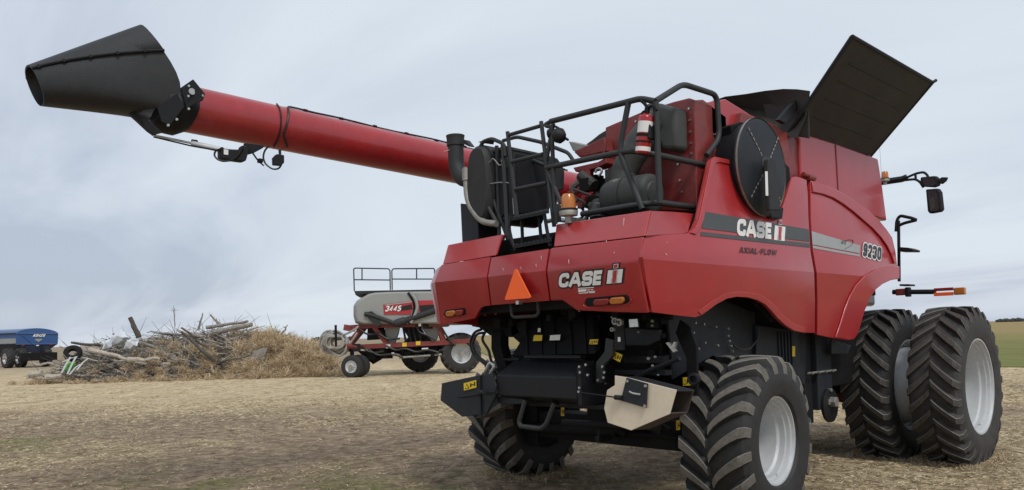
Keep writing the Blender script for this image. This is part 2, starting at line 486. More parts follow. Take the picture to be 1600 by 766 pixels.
cylp('dual_spacer', (1.02, 4.10, .885), (1.46, 4.10, .885), .47, 'rim', CH, r1=.44, n=48)
bm = BM(); add_box(bm, (-1.45, -.14, .52), (.95, .14, .80)); add_box(bm, (-.5, -.22, .72), (.2, .22, 1.1))
add_cyl(bm, (.55, -.2, .60), (.95, -.12, .66), .045); add_cyl(bm, (-1.4, -.2, .62), (-.1, -.22, .66), .05); add_cyl(bm, (-.1, -.22, .66), (.6, -.22, .66), .028)
for x in (-1.35, .88): add_box(bm, (x-.09, -.17, .42), (x+.09, .17, .95))
part('rear_axle', bm, 'blacker', CH, bevel=.012)

# ------------------------------------------------------------------ dark inside of the body
bm = BM()
add_box(bm, (-1.28, -1.16, 2.00), (.99, 3.5, 2.46)); add_box(bm, (-.80, -.62, 1.30), (.72, 3.6, 2.02)); add_box(bm, (-.62, .2, .98), (.55, 3.9, 1.32))
add_box(bm, (-1.28, 1.5, 2.45), (.93, 3.5, 3.0))
part('chassis', bm, 'blacker', CH, bevel=.01)
boxp('rear_crossbeam', (-1.36, -1.24, 1.86), (1.0, -1.02, 2.02), 'blacker', CH)
# riveted liner plate above and behind the right rear wheel
slab('wheel_arch_liner', [(.80, -.62, 1.92), (.80, .05, 1.98), (.80, .9, 1.80), (.80, .9, 1.05), (.80, .1, 1.40), (.80, -.55, 1.22)], (-.03, 0, 0), 'blue_black', CH)
bm = BM()
for px_ in [(0.83,-0.243,1.705),(0.83,-0.28,1.619),(0.83,-0.108,1.692),(0.83,0.096,1.666),(0.83,0.308,1.645),(0.83,0.303,1.578),(0.83,0.322,1.529),(0.83,0.353,1.479),(0.83,0.372,1.43),(0.83,0.116,1.493),(0.83,-0.099,1.522),(0.83,-0.207,1.473)]:
    add_cyl(bm, px_, V(px_)+V((.02, 0, 0)), .011, n=8)
part('rivets', bm, 'zinc', CH, weld=False)
tube('brake_hose', [(0.88,0.81,1.648),(0.88,0.788,1.535),(0.88,0.631,1.446),(0.88,0.462,1.433),(0.88,0.326,1.486)], .011, 'cable', CH)
slab('elevator_panel', [(0.84,0.848,1.674),(0.84,1.211,1.644),(0.84,1.922,1.578),(0.84,1.834,1.007),(0.84,1.378,1.222),(0.84,0.818,1.332)], (-.12, 0, 0), 'blue_black', CH)
slab('liner_strut', [(0.9,0.708,1.9),(0.9,0.771,1.913),(0.9,1.131,1.734),(0.9,1.048,1.696)], (-.05, 0, .02), 'blue_black', CH)
bm = BM()
for k in range(5):
    x_ = .843; a = V((0.84,1.263,1.617)); b_ = V((0.84,1.338,1.244))
    add_box(bm, (x_, a.y+.07*k, b_.z), (x_+.012, a.y+.07*k+.02, a.z-.02))
part('panel_ribs', bm, 'blue_black', CH)
decal('warning_label', [(0.846,1.542,1.443),(0.846,1.607,1.441),(0.846,1.596,1.333),(0.846,1.532,1.336)], 'yellow', CH, lift=.012, nrm=(1, 0, 0))
# grain elevator leg and its foot bearing
p0 = V((0.86,2.109,1.56)); p1 = V((0.86,2.388,0.706))
boxp('clean_grain_elevator', (.50, p0.y, .72), (.86, p0.y+.36, 1.72), 'blue_black', CH, bevel=.015)
boxp('tailings_elevator', (.46, p0.y-.20, .58), (.80, p0.y-.012, 1.70), 'black', CH, bevel=.015)
bm = BM(); add_lathe(bm, (.862, p0.y+.22, .76), (1, 0, 0), [(0, .001), (0, .19), (.03, .19), (.035, .18), (.035, .001)], n=28)
part('bearing_cover', bm, 'black', CH, smooth=True)
bm = BM(); add_cyl(bm, (.89, p0.y+.22, .80), (.96, p0.y+.22, .80), .06, n=6); add_box(bm, (.89, p0.y+.14, .77), (.91, p0.y+.30, .83))
add_cyl(bm, (.86, p0.y+.2, .93), (.92, p0.y+.2, .93), .02, n=8)
part('bearing_flange', bm, 'zinc', CH, bevel=.004)
bm = BM(); add_cyl(bm, (.865, p0.y-.25, 1.14), (.875, p0.y+.42, 1.14), .012, n=8)
for k in range(4): add_cyl(bm, (.87, p0.y-.2+.17*k, 1.14), (.90, p0.y-.2+.17*k, 1.14), .016, n=6)
part('clamp_rod', bm, 'zinc', CH)
boxp('fuel_tank', (-.6, 2.55, .95), (.80, 3.4, 1.75), 'blacker', CH)
slab('front_valance', [(0.95,2.304,1.498),(0.95,2.805,1.412),(0.95,2.706,1.319),(0.95,2.286,1.335)], (-.02, 0, 0), 'rail', CH)

# ------------------------------------------------------------------ right side panels
SP = [(1.158,-1.426,2.218),(1.139,-1.359,2.373),(1.134,-1.077,2.413),(1.132,-0.837,2.435),(1.13,-0.738,2.453),(1.124,-0.649,2.503),(1.114,-0.571,2.581),(1.047,-0.232,3.14),(1.043,-0.191,3.175),(1.04,-0.121,3.197),(1.04,0.076,3.201),(1.04,0.314,3.197),(1.061,0.44,3.026),(1.078,0.566,2.883),(1.093,0.664,2.761),(1.097,0.69,2.725),(1.099,0.76,2.706),(1.098,0.852,2.714),(1.094,0.927,2.746),(1.084,1.008,2.831),(1.064,1.171,2.999),(1.042,1.33,3.186),(1.039,1.436,3.206),(1.04,1.666,3.199),(1.056,1.648,3.065),(1.09,1.562,2.781),(1.132,1.482,2.437),(1.16,1.485,2.203),(1.131,1.538,1.909),(1.098,1.568,1.579),(1.098,1.309,1.584),(1.101,1.099,1.607),(1.107,0.907,1.666),(1.114,0.745,1.736),(1.12,0.625,1.803),(1.126,0.497,1.863),(1.13,0.349,1.903),(1.132,0.173,1.925),(1.133,-0.029,1.928),(1.131,-0.189,1.909),(1.126,-0.361,1.857),(1.12,-0.488,1.802),(1.116,-0.584,1.764),(1.115,-0.67,1.749),(1.116,-0.914,1.765),(1.119,-1.275,1.792),(1.143,-1.368,2.028)]
sp = curved_panel(SP, 0, fS, (2.2, 1.9, 2.0), .035, 'side_panel', 'red_side', CH, bevel=.028, seg=4)
FP = [(1.04,1.764,3.204),(1.041,2.046,3.195),(1.042,2.283,3.186),(1.046,2.571,3.151),(1.053,2.862,3.09),(1.062,3.163,3.019),(1.072,3.432,2.933),(1.085,3.663,2.824),(1.097,3.821,2.722),(1.118,3.847,2.554),(1.14,3.823,2.368),(1.16,3.765,2.198),(1.157,3.502,2.175),(1.152,3.253,2.123),(1.145,3.053,2.051),(1.135,2.9,1.952),(1.121,2.773,1.812),(1.107,2.684,1.668),(1.095,2.611,1.546),(1.089,2.514,1.491),(1.088,2.38,1.48),(1.09,2.147,1.499),(1.096,1.629,1.558),(1.131,1.597,1.91),(1.159,1.545,2.206),(1.131,1.542,2.44),(1.09,1.622,2.786)]
fp = curved_panel(FP, 0, fS, (2.2, 1.9), .035, 'side_panel', 'red_side', CH, bevel=.028, seg=4)
def strip(name, A, B, t, m, parent, axv=(1, 0, 0), lift=0.0, bev=.012):
    bm = BM(); n_ = len(A); ax = V(axv)
    ra = []
    for a, b in zip(A, B):
        a, b = V(a)+ax*lift, V(b)+ax*lift
        ra.append([a, b, b+ax*t, a+ax*t])
    add_loft(bm, ra)
    return part(name, bm, m, parent, bevel=bev, seg=3, smooth=True)
strip('panel_lip', [(1.042,1.764,3.183),(1.042,2.04,3.18),(1.044,2.277,3.17),(1.048,2.565,3.135),(1.055,2.856,3.075),(1.064,3.156,3.003),(1.074,3.425,2.917),(1.087,3.634,2.806),(1.1,3.771,2.703),(1.118,3.783,2.551),(1.137,3.76,2.389)], [(1.056,1.738,3.068),(1.055,1.985,3.073),(1.057,2.234,3.056),(1.062,2.466,3.013),(1.07,2.715,2.947),(1.08,2.951,2.869),(1.089,3.196,2.789),(1.101,3.405,2.694),(1.113,3.558,2.594),(1.125,3.651,2.488),(1.138,3.686,2.386)], .022, 'red_side', fp)
strip('wheel_arch_lip', [(1.16,3.765,2.198),(1.157,3.502,2.175),(1.152,3.253,2.123),(1.145,3.053,2.051),(1.135,2.9,1.952),(1.121,2.773,1.812),(1.107,2.684,1.668),(1.095,2.611,1.546),(1.089,2.514,1.491),(1.088,2.346,1.481)], [(1.141,3.84,2.36),(1.143,3.482,2.338),(1.15,3.07,2.283),(1.16,2.725,2.204),(1.149,2.492,2.09),(1.136,2.339,1.959),(1.121,2.224,1.812),(1.107,2.143,1.673),(1.098,2.074,1.577),(1.092,2.033,1.516)], .022, 'red_side', fp)
strip('wheel_arch_lip', [(1.116,-0.584,1.764),(1.12,-0.488,1.802),(1.126,-0.361,1.857),(1.131,-0.189,1.909),(1.133,-0.029,1.928),(1.132,0.173,1.925),(1.13,0.349,1.903),(1.126,0.497,1.863),(1.12,0.625,1.803),(1.114,0.745,1.736),(1.107,0.907,1.666),(1.101,1.099,1.607),(1.098,1.309,1.584)], [(1.12,-0.635,1.797),(1.124,-0.541,1.84),(1.129,-0.406,1.895),(1.135,-0.224,1.953),(1.137,-0.033,1.973),(1.137,0.191,1.972),(1.135,0.392,1.951),(1.131,0.566,1.906),(1.124,0.709,1.84),(1.117,0.844,1.772),(1.111,0.995,1.709),(1.106,1.148,1.664),(1.104,1.331,1.636)], .007, 'red_side', sp)
strip('fender_ridge', [(1.13,-0.729,2.454),(1.124,-0.639,2.504),(1.114,-0.561,2.582),(1.047,-0.221,3.142),(1.043,-0.18,3.177),(1.041,-0.112,3.192),(1.04,0.098,3.198),(1.042,0.322,3.185)], [(1.131,-0.645,2.443),(1.124,-0.563,2.499),(1.115,-0.493,2.577),(1.05,-0.165,3.114),(1.048,-0.138,3.135),(1.046,-0.081,3.149),(1.046,0.085,3.153),(1.048,0.331,3.137)], .012, 'red_side', sp)
# plain left side panel (far side)
LP = [(0, -1.38, 2.2), (0, -1.3, 2.4), (0, -.6, 2.45), (0, 1.4, 3.1), (0, 2.2, 3.0), (0, 3.4, 2.4), (0, 3.5, 2.0), (0, 2.6, 1.6), (0, .9, 1.62), (0, .4, 1.85), (0, -.4, 1.85), (0, -.8, 1.74), (0, -1.34, 1.78)]
curved_panel(LP, 0, lambda z: -.26-fS(z)-.02, (2.2, 1.9), .035, 'left_side_panel', 'red_side', CH, bevel=.014)

# decals on the right side
decal('stripe', [(1.105,-0.447,2.66),(1.106,1.515,2.65),(1.122,1.49,2.518),(1.123,-0.531,2.507)], 'decal_grey', sp, nrm=(1, 0, 0))
decal('stripe', [(1.127,-0.545,2.475),(1.124,1.486,2.5),(1.129,1.482,2.457),(1.131,-0.568,2.44)], 'decal_grey', sp, nrm=(1, 0, 0))
decal('stripe', [(1.108,1.575,2.635),(1.117,2.776,2.555),(1.129,2.723,2.462),(1.125,1.546,2.493)], 'decal_silver', fp, nrm=(1, 0, 0))
decal('stripe', [(1.126,1.542,2.481),(1.13,2.717,2.447),(1.133,2.728,2.422),(1.13,1.544,2.453)], 'decal_silver', fp, nrm=(1, 0, 0))
a = [(1.126,0.031,2.483), (1.125,0.691,2.491), (1.106,0.09,2.646)]
text('lettering', 'CASE', a[0], a[1], a[2], 'white', sp, lift=.006, weight=.27, gap=.04)
monogram((1.125,0.722,2.488), (1.125,0.935,2.489), (1.108,0.788,2.635), sp, (.993, 0, .118), False)
a = [(1.145,0.036,2.324), (1.144,0.725,2.333), (1.138,0.065,2.381)]
text('lettering', 'AXIAL-FLOW', a[0], a[1], a[2], 'decal_black', sp, lift=.005, weight=.24, gap=.24)
a = [(1.132,2.787,2.434), (1.136,3.303,2.404), (1.113,2.881,2.594)]
text('lettering', '9230', a[0], a[1], a[2], 'white', fp, lift=.006, weight=.24, grow=.09, gap=.1)
text('lettering', '9230', a[0], a[1], a[2], 'decal_black', fp, lift=.009, weight=.24, gap=.1)
a = [(1.119,2.247,2.542), (1.119,2.37,2.539), (1.114,2.281,2.586)]
text('lettering', 'AFS', a[0], a[1], a[2], 'decal_black', fp, lift=.006, weight=.16, gap=.2)
bm = BM(); add_tube(bm, [V(p)+V((.004, 0, 0)) for p in [(1.114,2.362,2.581),(1.111,2.491,2.607),(1.111,2.593,2.606),(1.114,2.6,2.581),(1.12,2.494,2.53),(1.125,2.325,2.488)]], .003, .05, 5)
part('swoosh', bm, 'decal_black', fp)
a = [(1.16,3.342,2.204), (1.16,3.52,2.202), (1.156,3.36,2.231)]
text('lettering', 'CASE IH', a[0], a[1], a[2], 'white', fp, lift=.004, weight=.3)

# ------------------------------------------------------------------ rear hood panels
RP = [(0.135,-1.412,2.228),(0.139,-1.377,2.385),(0.176,-1.376,2.39),(1.139,-1.378,2.379),(1.122,-1.416,2.21),(1.118,-1.388,2.03),(1.125,-1.338,1.781),(0.798,-1.342,1.802),(0.4,-1.348,1.831),(0.331,-1.357,1.877),(0.261,-1.367,1.924),(0.119,-1.368,1.928)]
rp = curved_panel(RP, 1, gR, (2.19,), .03, 'rear_panel', 'red', CH, bevel=.02)
CP = [(-0.607,-1.38,2.372),(0.124,-1.378,2.381),(0.119,-1.411,2.23),(0.104,-1.368,1.931),(-0.639,-1.367,1.926),(-0.622,-1.411,2.147),(-0.621,-1.418,2.182)]
cp = curved_panel(CP, 1, gR, (2.19,), .03, 'rear_panel', 'red', CH, label='middle rear panel with orange triangle')
LPN = [(-1.4,-1.42,2.189),(-1.349,-1.382,2.364),(-0.627,-1.378,2.379),(-0.639,-1.419,2.183),(-0.657,-1.367,1.924),(-0.738,-1.366,1.922),(-0.796,-1.364,1.909),(-0.856,-1.353,1.857),(-0.905,-1.344,1.812),(-1.418,-1.335,1.765)]
lp = curved_panel(LPN, 1, gR, (2.19,), .03, 'rear_panel', 'red', CH)
# rounded left corner of the rear hood
bm = BM()
A = [(-1.352,-1.383,2.358),(-1.415,-1.42,2.19),(-1.428,-1.335,1.765)]; B = [(-1.453,-1.34,2.348),(-1.574,-1.34,2.193),(-1.463,-1.34,1.766)]; C_ = [(-1.671,-1.2,2.351),(-1.775,-1.2,2.19),(-1.665,-1.2,1.78)]
ra = [A, B, C_]
add_loft(bm, [[p for p in r_]+[V(p)+V((.03, .06, 0)) for p in r_[::-1]] for r_ in ra])
part('corner_panel', bm, 'red', CH, bevel=.01)
# upper hood lids
slab('hood_lid', [(0.179,-1.375,2.393),(1.148,-1.378,2.379),(1.082,-1.2,2.605),(0.056,-1.2,2.616)], (0, .035, .006), 'red', CH, bevel=.012, seg=3)
slab('hood_lid', [(-1.339,-1.381,2.366),(-0.557,-1.377,2.385),(-0.629,-1.22,2.602),(-1.443,-1.22,2.583)], (0, .035, .006), 'red', CH, bevel=.012, seg=3)
slab('hood_lid_end', [(-0.553,-1.377,2.385),(-0.622,-1.22,2.601),(-0.797,-1,2.633),(-0.879,-1,2.443)], (-.02, 0, 0), 'red', CH)
bm = BM()
ca = [V(p) for p in ((1.16,-1.379,2.377),(1.098,-1.2,2.604))]
cb = [V((1.135,-1.122,2.407)), V((1,-0.814,2.646))]
cc = [V((1.132,-0.837,2.435)), V((1,-0.567,2.657))]
cd = [V((1.129,-0.747,2.458)), V((1,-0.448,2.657))]
add_loft(bm, [[p, q, q+V((-.04, .04, -.01)), p+V((-.04, .04, -.01))] for p, q in (ca, cb, cc, cd)])
part('corner_lid', bm, 'red', CH, bevel=.01, seg=3, smooth=True)
boxp('deck_floor', (-1.25, -1.15, 2.40), (1.0, 1.5, 2.56), 'blacker', CH)

# rear lettering
nr = (0, -.976, -.196)
nR_ = (0, -1, -.2)
a = [(0.24,-1.389,2.037), (0.723,-1.388,2.031), (0.268,-1.413,2.154)]
text('lettering', 'CASE', a[0], a[1], a[2], 'decal_black', rp, lift=.003, weight=.27, grow=.11, shear=.13, gap=.05)
text('lettering', 'CASE', a[0], a[1], a[2], 'white', rp, lift=.006, weight=.27, shear=.13, gap=.05)
monogram((0.77,-1.389,2.035), (0.92,-1.389,2.035), (0.807,-1.41,2.14), rp, nr, True)
bm = BM()
a = [(0.449,-1.377,1.973), (0.633,-1.376,1.971), (0.457,-1.386,2.021)]
for k, (u0, u1, v0, v1) in enumerate(((0, .95, .84, .98), (.02, .5, .3, .72), (.55, .72, .5, .62), (.76, .9, .5, .62), (.55, 1, .2, .32), (.05, .6, 0, .14), (.66, 1, 0, .14))):
    add_prism(bm, [on_para(*a, u, v)+V(nr)*.003 for u, v in ((u0, v0), (u1, v0), (u1, v1), (u0, v1))], V(nr)*.001)
part('dealer_sticker', bm, 'white', rp)
# slow-moving-vehicle triangle
slab('slow_moving_triangle', [(-0.21,-1.47,2.226),(-0.186,-1.47,2.224),(-0.02,-1.47,1.97),(-0.028,-1.47,1.959),(-0.337,-1.47,1.958),(-0.349,-1.47,1.97)], (0, .012, 0), 'orange', CH, bevel=.002)
boxp('sign_bracket', (-0.217,-1.46,1.912), V((-0.183,-1.46,1.945))+V((0, .05, 0)), 'steel', CH, bevel=.001)

def capsule(bm, BL, BR, TL, vec, n=10, inset=0.):
    """Rounded-end slab on a parallelogram."""
    BL, BR, TL = V(BL), V(BR), V(TL)
    ex, ey = BR-BL, TL-BL
    r_ = ey.length/2; L = ex.length; dx = ex/L; dy = ey/ey.length
    c0 = BL+ey/2+dx*r_; c1 = BR+ey/2-dx*r_
    r_ -= inset
    pts = [c0+dx*(-math.sin(t))*r_+dy*math.cos(t)*r_ for t in [PI*i/n for i in range(n+1)]]+[c1+dx*math.sin(t)*r_-dy*math.cos(t)*r_ for t in [PI*i/n for i in range(n+1)]]
    add_prism(bm, pts, vec)
def tail_lamp(cBL, cBR, cTL, rBL, rBR, rTL, aBL, aBR, aTL, parent):
    bm = BM(); capsule(bm, cBL, cBR, cTL, V(nr)*.006)
    l_ = part('tail_lamp', bm, 'blacker', parent, bevel=.003)
    bm = BM(); capsule(bm, rBL, rBR, rTL, V(nr)*.028, inset=.004)
    part('lens', bm, 'redlens', l_, bevel=.008, seg=3)
    bm = BM(); capsule(bm, aBL, aBR, aTL, V(nr)*.030, inset=.003)
    part('lens', bm, 'amber', l_, bevel=.008, seg=3)
    # pressed lip under the recess
    pts = [on_para(cBL, cBR, cTL, u, v)+V(nr)*.004 for u, v in ((-.03, .6), (-.05, .2), (.03, -.1), (.3, -.22), (.7, -.22), (.97, -.1), (1.05, .25), (1.03, .6))]
    tube('lamp_surround', pts, .006, 'red', l_, rad=.04, n=6)
tail_lamp((0.506,-1.354,1.861), (0.966,-1.356,1.868), (0.514,-1.368,1.932), (0.603,-1.355,1.864), (0.772,-1.355,1.866), (0.615,-1.366,1.922), (0.779,-1.356,1.868), (0.928,-1.356,1.87), (0.787,-1.367,1.926), rp)
tail_lamp((-1.357,-1.349,1.837), (-1.018,-1.352,1.85), (-1.342,-1.363,1.907), (-1.169,-1.351,1.847), (-1.046,-1.352,1.851), (-1.158,-1.363,1.906), (-1.315,-1.35,1.842), (-1.174,-1.351,1.847), (-1.303,-1.362,1.902), lp)

bm = BM(); er = random.Random(77)
for (a_, b_, w_) in (((0.898,-1.3,2.559), (0.889,-1.3,2.497), .006), ((0.772,-1.377,2.386), (0.776,-1.381,2.369), .005), ((0.381,-1.404,2.263), (0.39,-1.411,2.229), .006), ((0.865,-1.4,2.282), (0.868,-1.402,2.271), .006), ((0.049,-1.39,2.326), (0.06,-1.398,2.291), .004), ((-0.002,-1.405,2.257), (0.01,-1.411,2.233), .004), ((-0.428,-1.405,2.257), (-0.406,-1.411,2.232), .003), ((-0.192,-1.407,2.25), (-0.18,-1.412,2.225), .003)):
    a_, b_ = V(a_)+V((0, -.006, 0)), V(b_)+V((0, -.006, 0))
    add_prism(bm, [a_, a_+V((w_, 0, 0)), b_+V((w_*.4, 0, 0)), b_], (0, -.001, 0))
for a_, b_ in (((1.154,-1.123,2.254), (1.155,-1.108,2.244)), ((1.142,-1.083,2.35), (1.143,-1.08,2.345))):
    a_, b_ = V(a_)+V((.006, 0, 0)), V(b_)+V((.006, 0, 0))
    add_prism(bm, [a_, b_, b_+V((0, 0, .006)), a_+V((0, 0, .005))], (.001, 0, 0))
part('scuff_marks', bm, 'white', CH, weld=False)

# ------------------------------------------------------------------ grain tank and engine bulkhead
def gt(z): return 1.03
bm = BM()
tankpts = [(1,1.48,3.713),(1,2.539,3.731),(1,3.762,3.721),(1,3.847,3.431),(1,3.949,2.953),(1,3.053,2.995),(1,2.366,3.078),(1,1.629,3.174),(1,1.645,3.63)]
add_prism(bm, tankpts, (-.9, 0, 0))
part('grain_tank', bm, 'red_side', CH, bevel=.02, seg=3)
bm = BM(); s_ = [(1.005,2.514,3.718),(1.005,2.538,3.722),(1.005,2.549,3.169),(1.005,2.525,3.167)]
add_prism(bm, s_, (.002, 0, 0)); part('panel_seam', bm, 'red_deck', CH)
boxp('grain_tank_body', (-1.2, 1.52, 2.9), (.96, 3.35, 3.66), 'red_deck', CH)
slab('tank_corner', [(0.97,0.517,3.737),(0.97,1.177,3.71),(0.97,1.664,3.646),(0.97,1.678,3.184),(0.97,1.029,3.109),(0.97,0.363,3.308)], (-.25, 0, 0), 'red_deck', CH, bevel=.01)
slab('tank_slope', [(0.9,-0.005,3.75),(0.9,0.339,3.846),(0.9,0.817,3.775),(0.9,1.344,3.752),(0.9,1.192,3.439),(0.9,0.137,3.289)], (-.2, 0, 0), 'red_side', CH, bevel=.01)
bm = BM(); add_cyl(bm, (1.03,1.619,3.257), (1.03,1.782,3.249), .022, n=8); add_cyl(bm, (1.03,1.72,3.235), (1.03,1.872,3.239), .03, n=8)
part('latch', bm, 'red_deck', CH)
# folding covers
bm = BM()
c0, c1, c2, c3 = V((.99, 1.48, 3.70)), V((.99, 3.56, 3.72)), V((1.70, 3.66, 4.49)), V((1.69, 1.46, 4.49))
nn = (c1-c0).cross(c3-c0).normalized()
if nn.x < 0: nn = -nn
def cq(u, v): return (c0*(1-u)+c1*u)*(1-v)+(c3*(1-u)+c2*u)*v
add_prism(bm, [cq(0, 0), cq(1, 0), cq(1, 1), cq(0, 1)], -nn*.035)
cov = part('tank_cover', bm, 'cover', CH, bevel=.006)
bm = BM()
for v in (.2, .4, .6, .78):
    add_prism(bm, [cq(.1, v)+nn*.001, cq(.86, v)+nn*.001, cq(.86, v+.012)+nn*.001, cq(.1, v+.012)+nn*.001], nn*.007)
part('cover_ribs', bm, 'cover', cov, bevel=.003)
bm = BM()
for q0, q1 in (((-.012, -.02), (-.012, 1.0)), ((-.012, 1.0), (1.012, 1.0)), ((1.012, 1.0), (1.0, .0))):
    a_, b_ = cq(*q0), cq(*q1)
    add_tube(bm, [a_-nn*.01, b_-nn*.01], .022, 0, 6)
add_cyl(bm, cq(1.0, 1.0), cq(1.02, 1.04), .02, n=6)
part('cover_edge', bm, 'black', cov, smooth=True)
slab('cover_arm', [(1.06,1.073,3.738),(1.06,1.353,3.941),(1.06,1.628,4.11),(1.06,1.685,4.093),(1.06,1.399,3.842),(1.06,1.221,3.724)], (-.05, 0, 0), 'black', cov)
# rubber corner and rear cover
bm = BM()
T = [(0.028,1.42,4.217),(0.266,1.42,4.233),(0.516,1.42,4.201),(0.742,1.42,4.181),(0.951,1.42,4.15),(1.098,1.42,4.11),(1.226,1.42,4.062)]
B = [(0.075,1.42,4.154),(0.314,1.42,4.056),(0.525,1.42,3.895),(0.702,1.42,3.8),(0.844,1.42,3.708),(0.942,1.42,3.654),(1.066,1.42,3.602)]
rg = []
for i, (t, b) in enumerate(zip(T, B)):
    t, b = V(t), V(b); k = math.sin(i/6*PI)*.10
    mid = (t+b)/2+V((0, k+.06, 0))
    rg.append([t, mid, b, b+V((0, .03, 0)), mid+V((0, .03, 0)), t+V((0, .03, 0))])
add_loft(bm, rg)
part('rubber_apron', bm, 'cover', CH, smooth=60)
slab('apron_back', [(0.65,1.52,4.167),(1.166,1.52,4.09),(1.156,1.52,3.599),(0.706,1.52,3.76)], (0, .03, 0), 'cover', CH)
bm = BM(); add_prism(bm, [(-1.709,1.2,3.986),(-1.493,1.2,4.059),(-1.376,1.2,4.108),(-1.273,1.2,4.135),(-1.213,1.2,4.107),(-1.243,1.2,3.881)], (0, .03, 0)); part('tank_cover', bm, 'cover', CH, bevel=.005)
# red bulkhead behind the engine
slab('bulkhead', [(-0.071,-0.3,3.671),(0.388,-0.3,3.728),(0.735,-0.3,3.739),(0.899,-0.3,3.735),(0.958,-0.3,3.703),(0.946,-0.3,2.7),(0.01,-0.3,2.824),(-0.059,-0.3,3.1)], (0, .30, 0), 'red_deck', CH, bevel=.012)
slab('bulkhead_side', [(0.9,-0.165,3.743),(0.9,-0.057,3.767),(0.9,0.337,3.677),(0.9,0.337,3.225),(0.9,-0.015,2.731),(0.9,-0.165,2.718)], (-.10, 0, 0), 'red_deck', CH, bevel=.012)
bm = BM()
for p_ in [(0.903,-0.302,3.634),(0.905,-0.302,3.529),(0.907,-0.302,3.423),(0.909,-0.302,3.318),(0.911,-0.302,3.225),(0.765,-0.302,3.152),(0.779,-0.302,3.003),(0.795,-0.302,2.895),(0.545,-0.302,2.933),(0.311,-0.302,3.646)]:
    add_cyl(bm, p_, V(p_)+V((0, -.012, 0)), .011, n=8)
part('bolts', bm, 'steel', CH, weld=False)
tube('wire', [(0.906,-0.174,3.462),(0.906,-0.143,3.443),(0.906,-0.026,3.438),(0.906,0.119,3.467),(0.906,0.166,3.505)], .004, 'zinc', CH, n=5)

# air intake duct and cleaner
D0 = [(0.572,-0.31,3.733),(0.719,-0.31,3.693),(0.894,-0.31,3.612),(0.89,-0.31,3.245),(0.816,-0.31,3.241),(0.734,-0.31,3.268),(0.643,-0.31,3.423),(0.561,-0.31,3.5)]
bm = BM(); add_prism(bm, D0, (0, -.20, 0))
part('intake_housing', bm, 'grey_plastic', CH, bevel=.04, seg=3, smooth=True)
bm = BM()
P_ = [(0.684,-0.42,3.545), (0.568,-0.46,3.468), (0.461,-0.54,3.299), (0.359,-0.58,3.121), (0.362,-0.6,2.999)]
add_tube(bm, P_, .12, .06, 14, radii=[.145, .14, .13, .125, .12])
part('intake_duct', bm, 'grey_plastic', CH, smooth=True)
bm = BM(); q = V((0.363,-0.6,3.023)); add_lathe(bm, q, (0, .05, 1), [(-.03, .125), (-.03, .138), (.0, .138), (.0, .125)], n=24)
part('hose_clamp', bm, 'zinc', CH, smooth=True)
q0 = V((0.215,-0.62,2.876)); q1 = V((0.713,-0.62,2.861))
bm = BM()
d_ = (q1-q0).normalized(); L_ = (q1-q0).length
add_lathe(bm, q0, d_, [(-.03, .001), (-.03, .12), (.0, .16), (.06, .175), (L_*.38, .18), (L_*.38, .19), (L_*.45, .19), (L_*.45, .18), (L_*.9, .182), (L_*.97, .172), (L_, .15), (L_, .11), (L_+.012, .10), (L_+.012, .001)], n=36)
part('air_cleaner', bm, 'grey_plastic', CH, smooth=True)
cylp('air_hose', (0.134,-0.7,2.682), (0.098,-0.62,2.856), .085, 'grey_plastic', CH)
bm = BM(); add_lathe(bm, V((0.113,-0.62,2.83)), (0, 0, 1), [(-.02, .088), (-.02, .098), (.02, .098), (.02, .088)], n=20)
part('hose_clamp', bm, 'zinc', CH)

# engine block mess and the red frame over it
bm = BM()
er = random.Random(3)
for k in range(46):
    x, y, z = er.uniform(-.25, .38), er.uniform(-.55, .3), er.uniform(2.55, 3.15)
    s = er.uniform(.03, .10)
    if k % 3: add_box(bm, (x-s, y-s, z-s), (x+s, y+s, z+s*er.uniform(.4, 1.4)), mi=k % 2)
    else: add_cyl(bm, (x, y, z), (x+er.uniform(-.2, .2), y, z+er.uniform(-.15, .2)), s*.6, n=10)
for k in range(16):
    x, y, z = er.uniform(-.2, .4), er.uniform(-.75, -.5), er.uniform(2.57, 2.95)
    add_tube(bm, [(x, y, z), (x+er.uniform(-.15, .15), y+.05, z+er.uniform(-.1, .2)), (x+er.uniform(-.3, .3), y+.1, z+er.uniform(-.2, .1))], .013, .06, 6)
part('engine', bm, ['engine', 'blacker'], CH, bevel=.008)
bm = BM()
add_prism(bm, [(-0.365,-0.45,3.462),(0.034,-0.45,3.53),(0.046,-0.45,3.44),(0.06,-0.45,3.388),(-0.291,-0.45,3.39),(-0.324,-0.45,3.422)], (0, .12, 0))
add_prism(bm, [(-0.336,-0.5,3.288),(-0.015,-0.5,3.289),(0.082,-0.5,3.315),(0.095,-0.5,3.257),(-0.017,-0.5,3.233),(-0.147,-0.5,3.23),(-0.304,-0.5,3.238)], (0, .14, 0))
add_prism(bm, [(-0.195,-0.5,3.251),(-0.122,-0.5,3.238),(-0.129,-0.5,3.063),(-0.188,-0.5,3.034),(-0.442,-0.5,3.021),(-0.423,-0.5,3.064),(-0.252,-0.5,3.076),(-0.202,-0.5,3.1)], (0, .07, 0))
add_prism(bm, [(-0.136,-0.62,2.964),(-0.08,-0.62,2.955),(-0.141,-0.62,2.84),(-0.198,-0.62,2.848)], (0, .05, 0))
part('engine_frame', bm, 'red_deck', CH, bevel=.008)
tube('coolant_hose', [(-0.538,-0.3,3.13),(-0.458,-0.3,3.17),(-0.387,-0.3,3.198),(-0.352,-0.3,3.225)], .035, 'zinc', CH)
tube('oil_pipe', [(-0.519,-0.7,2.756),(-0.406,-0.7,2.761),(-0.264,-0.7,2.731)], .022, 'steel', CH)
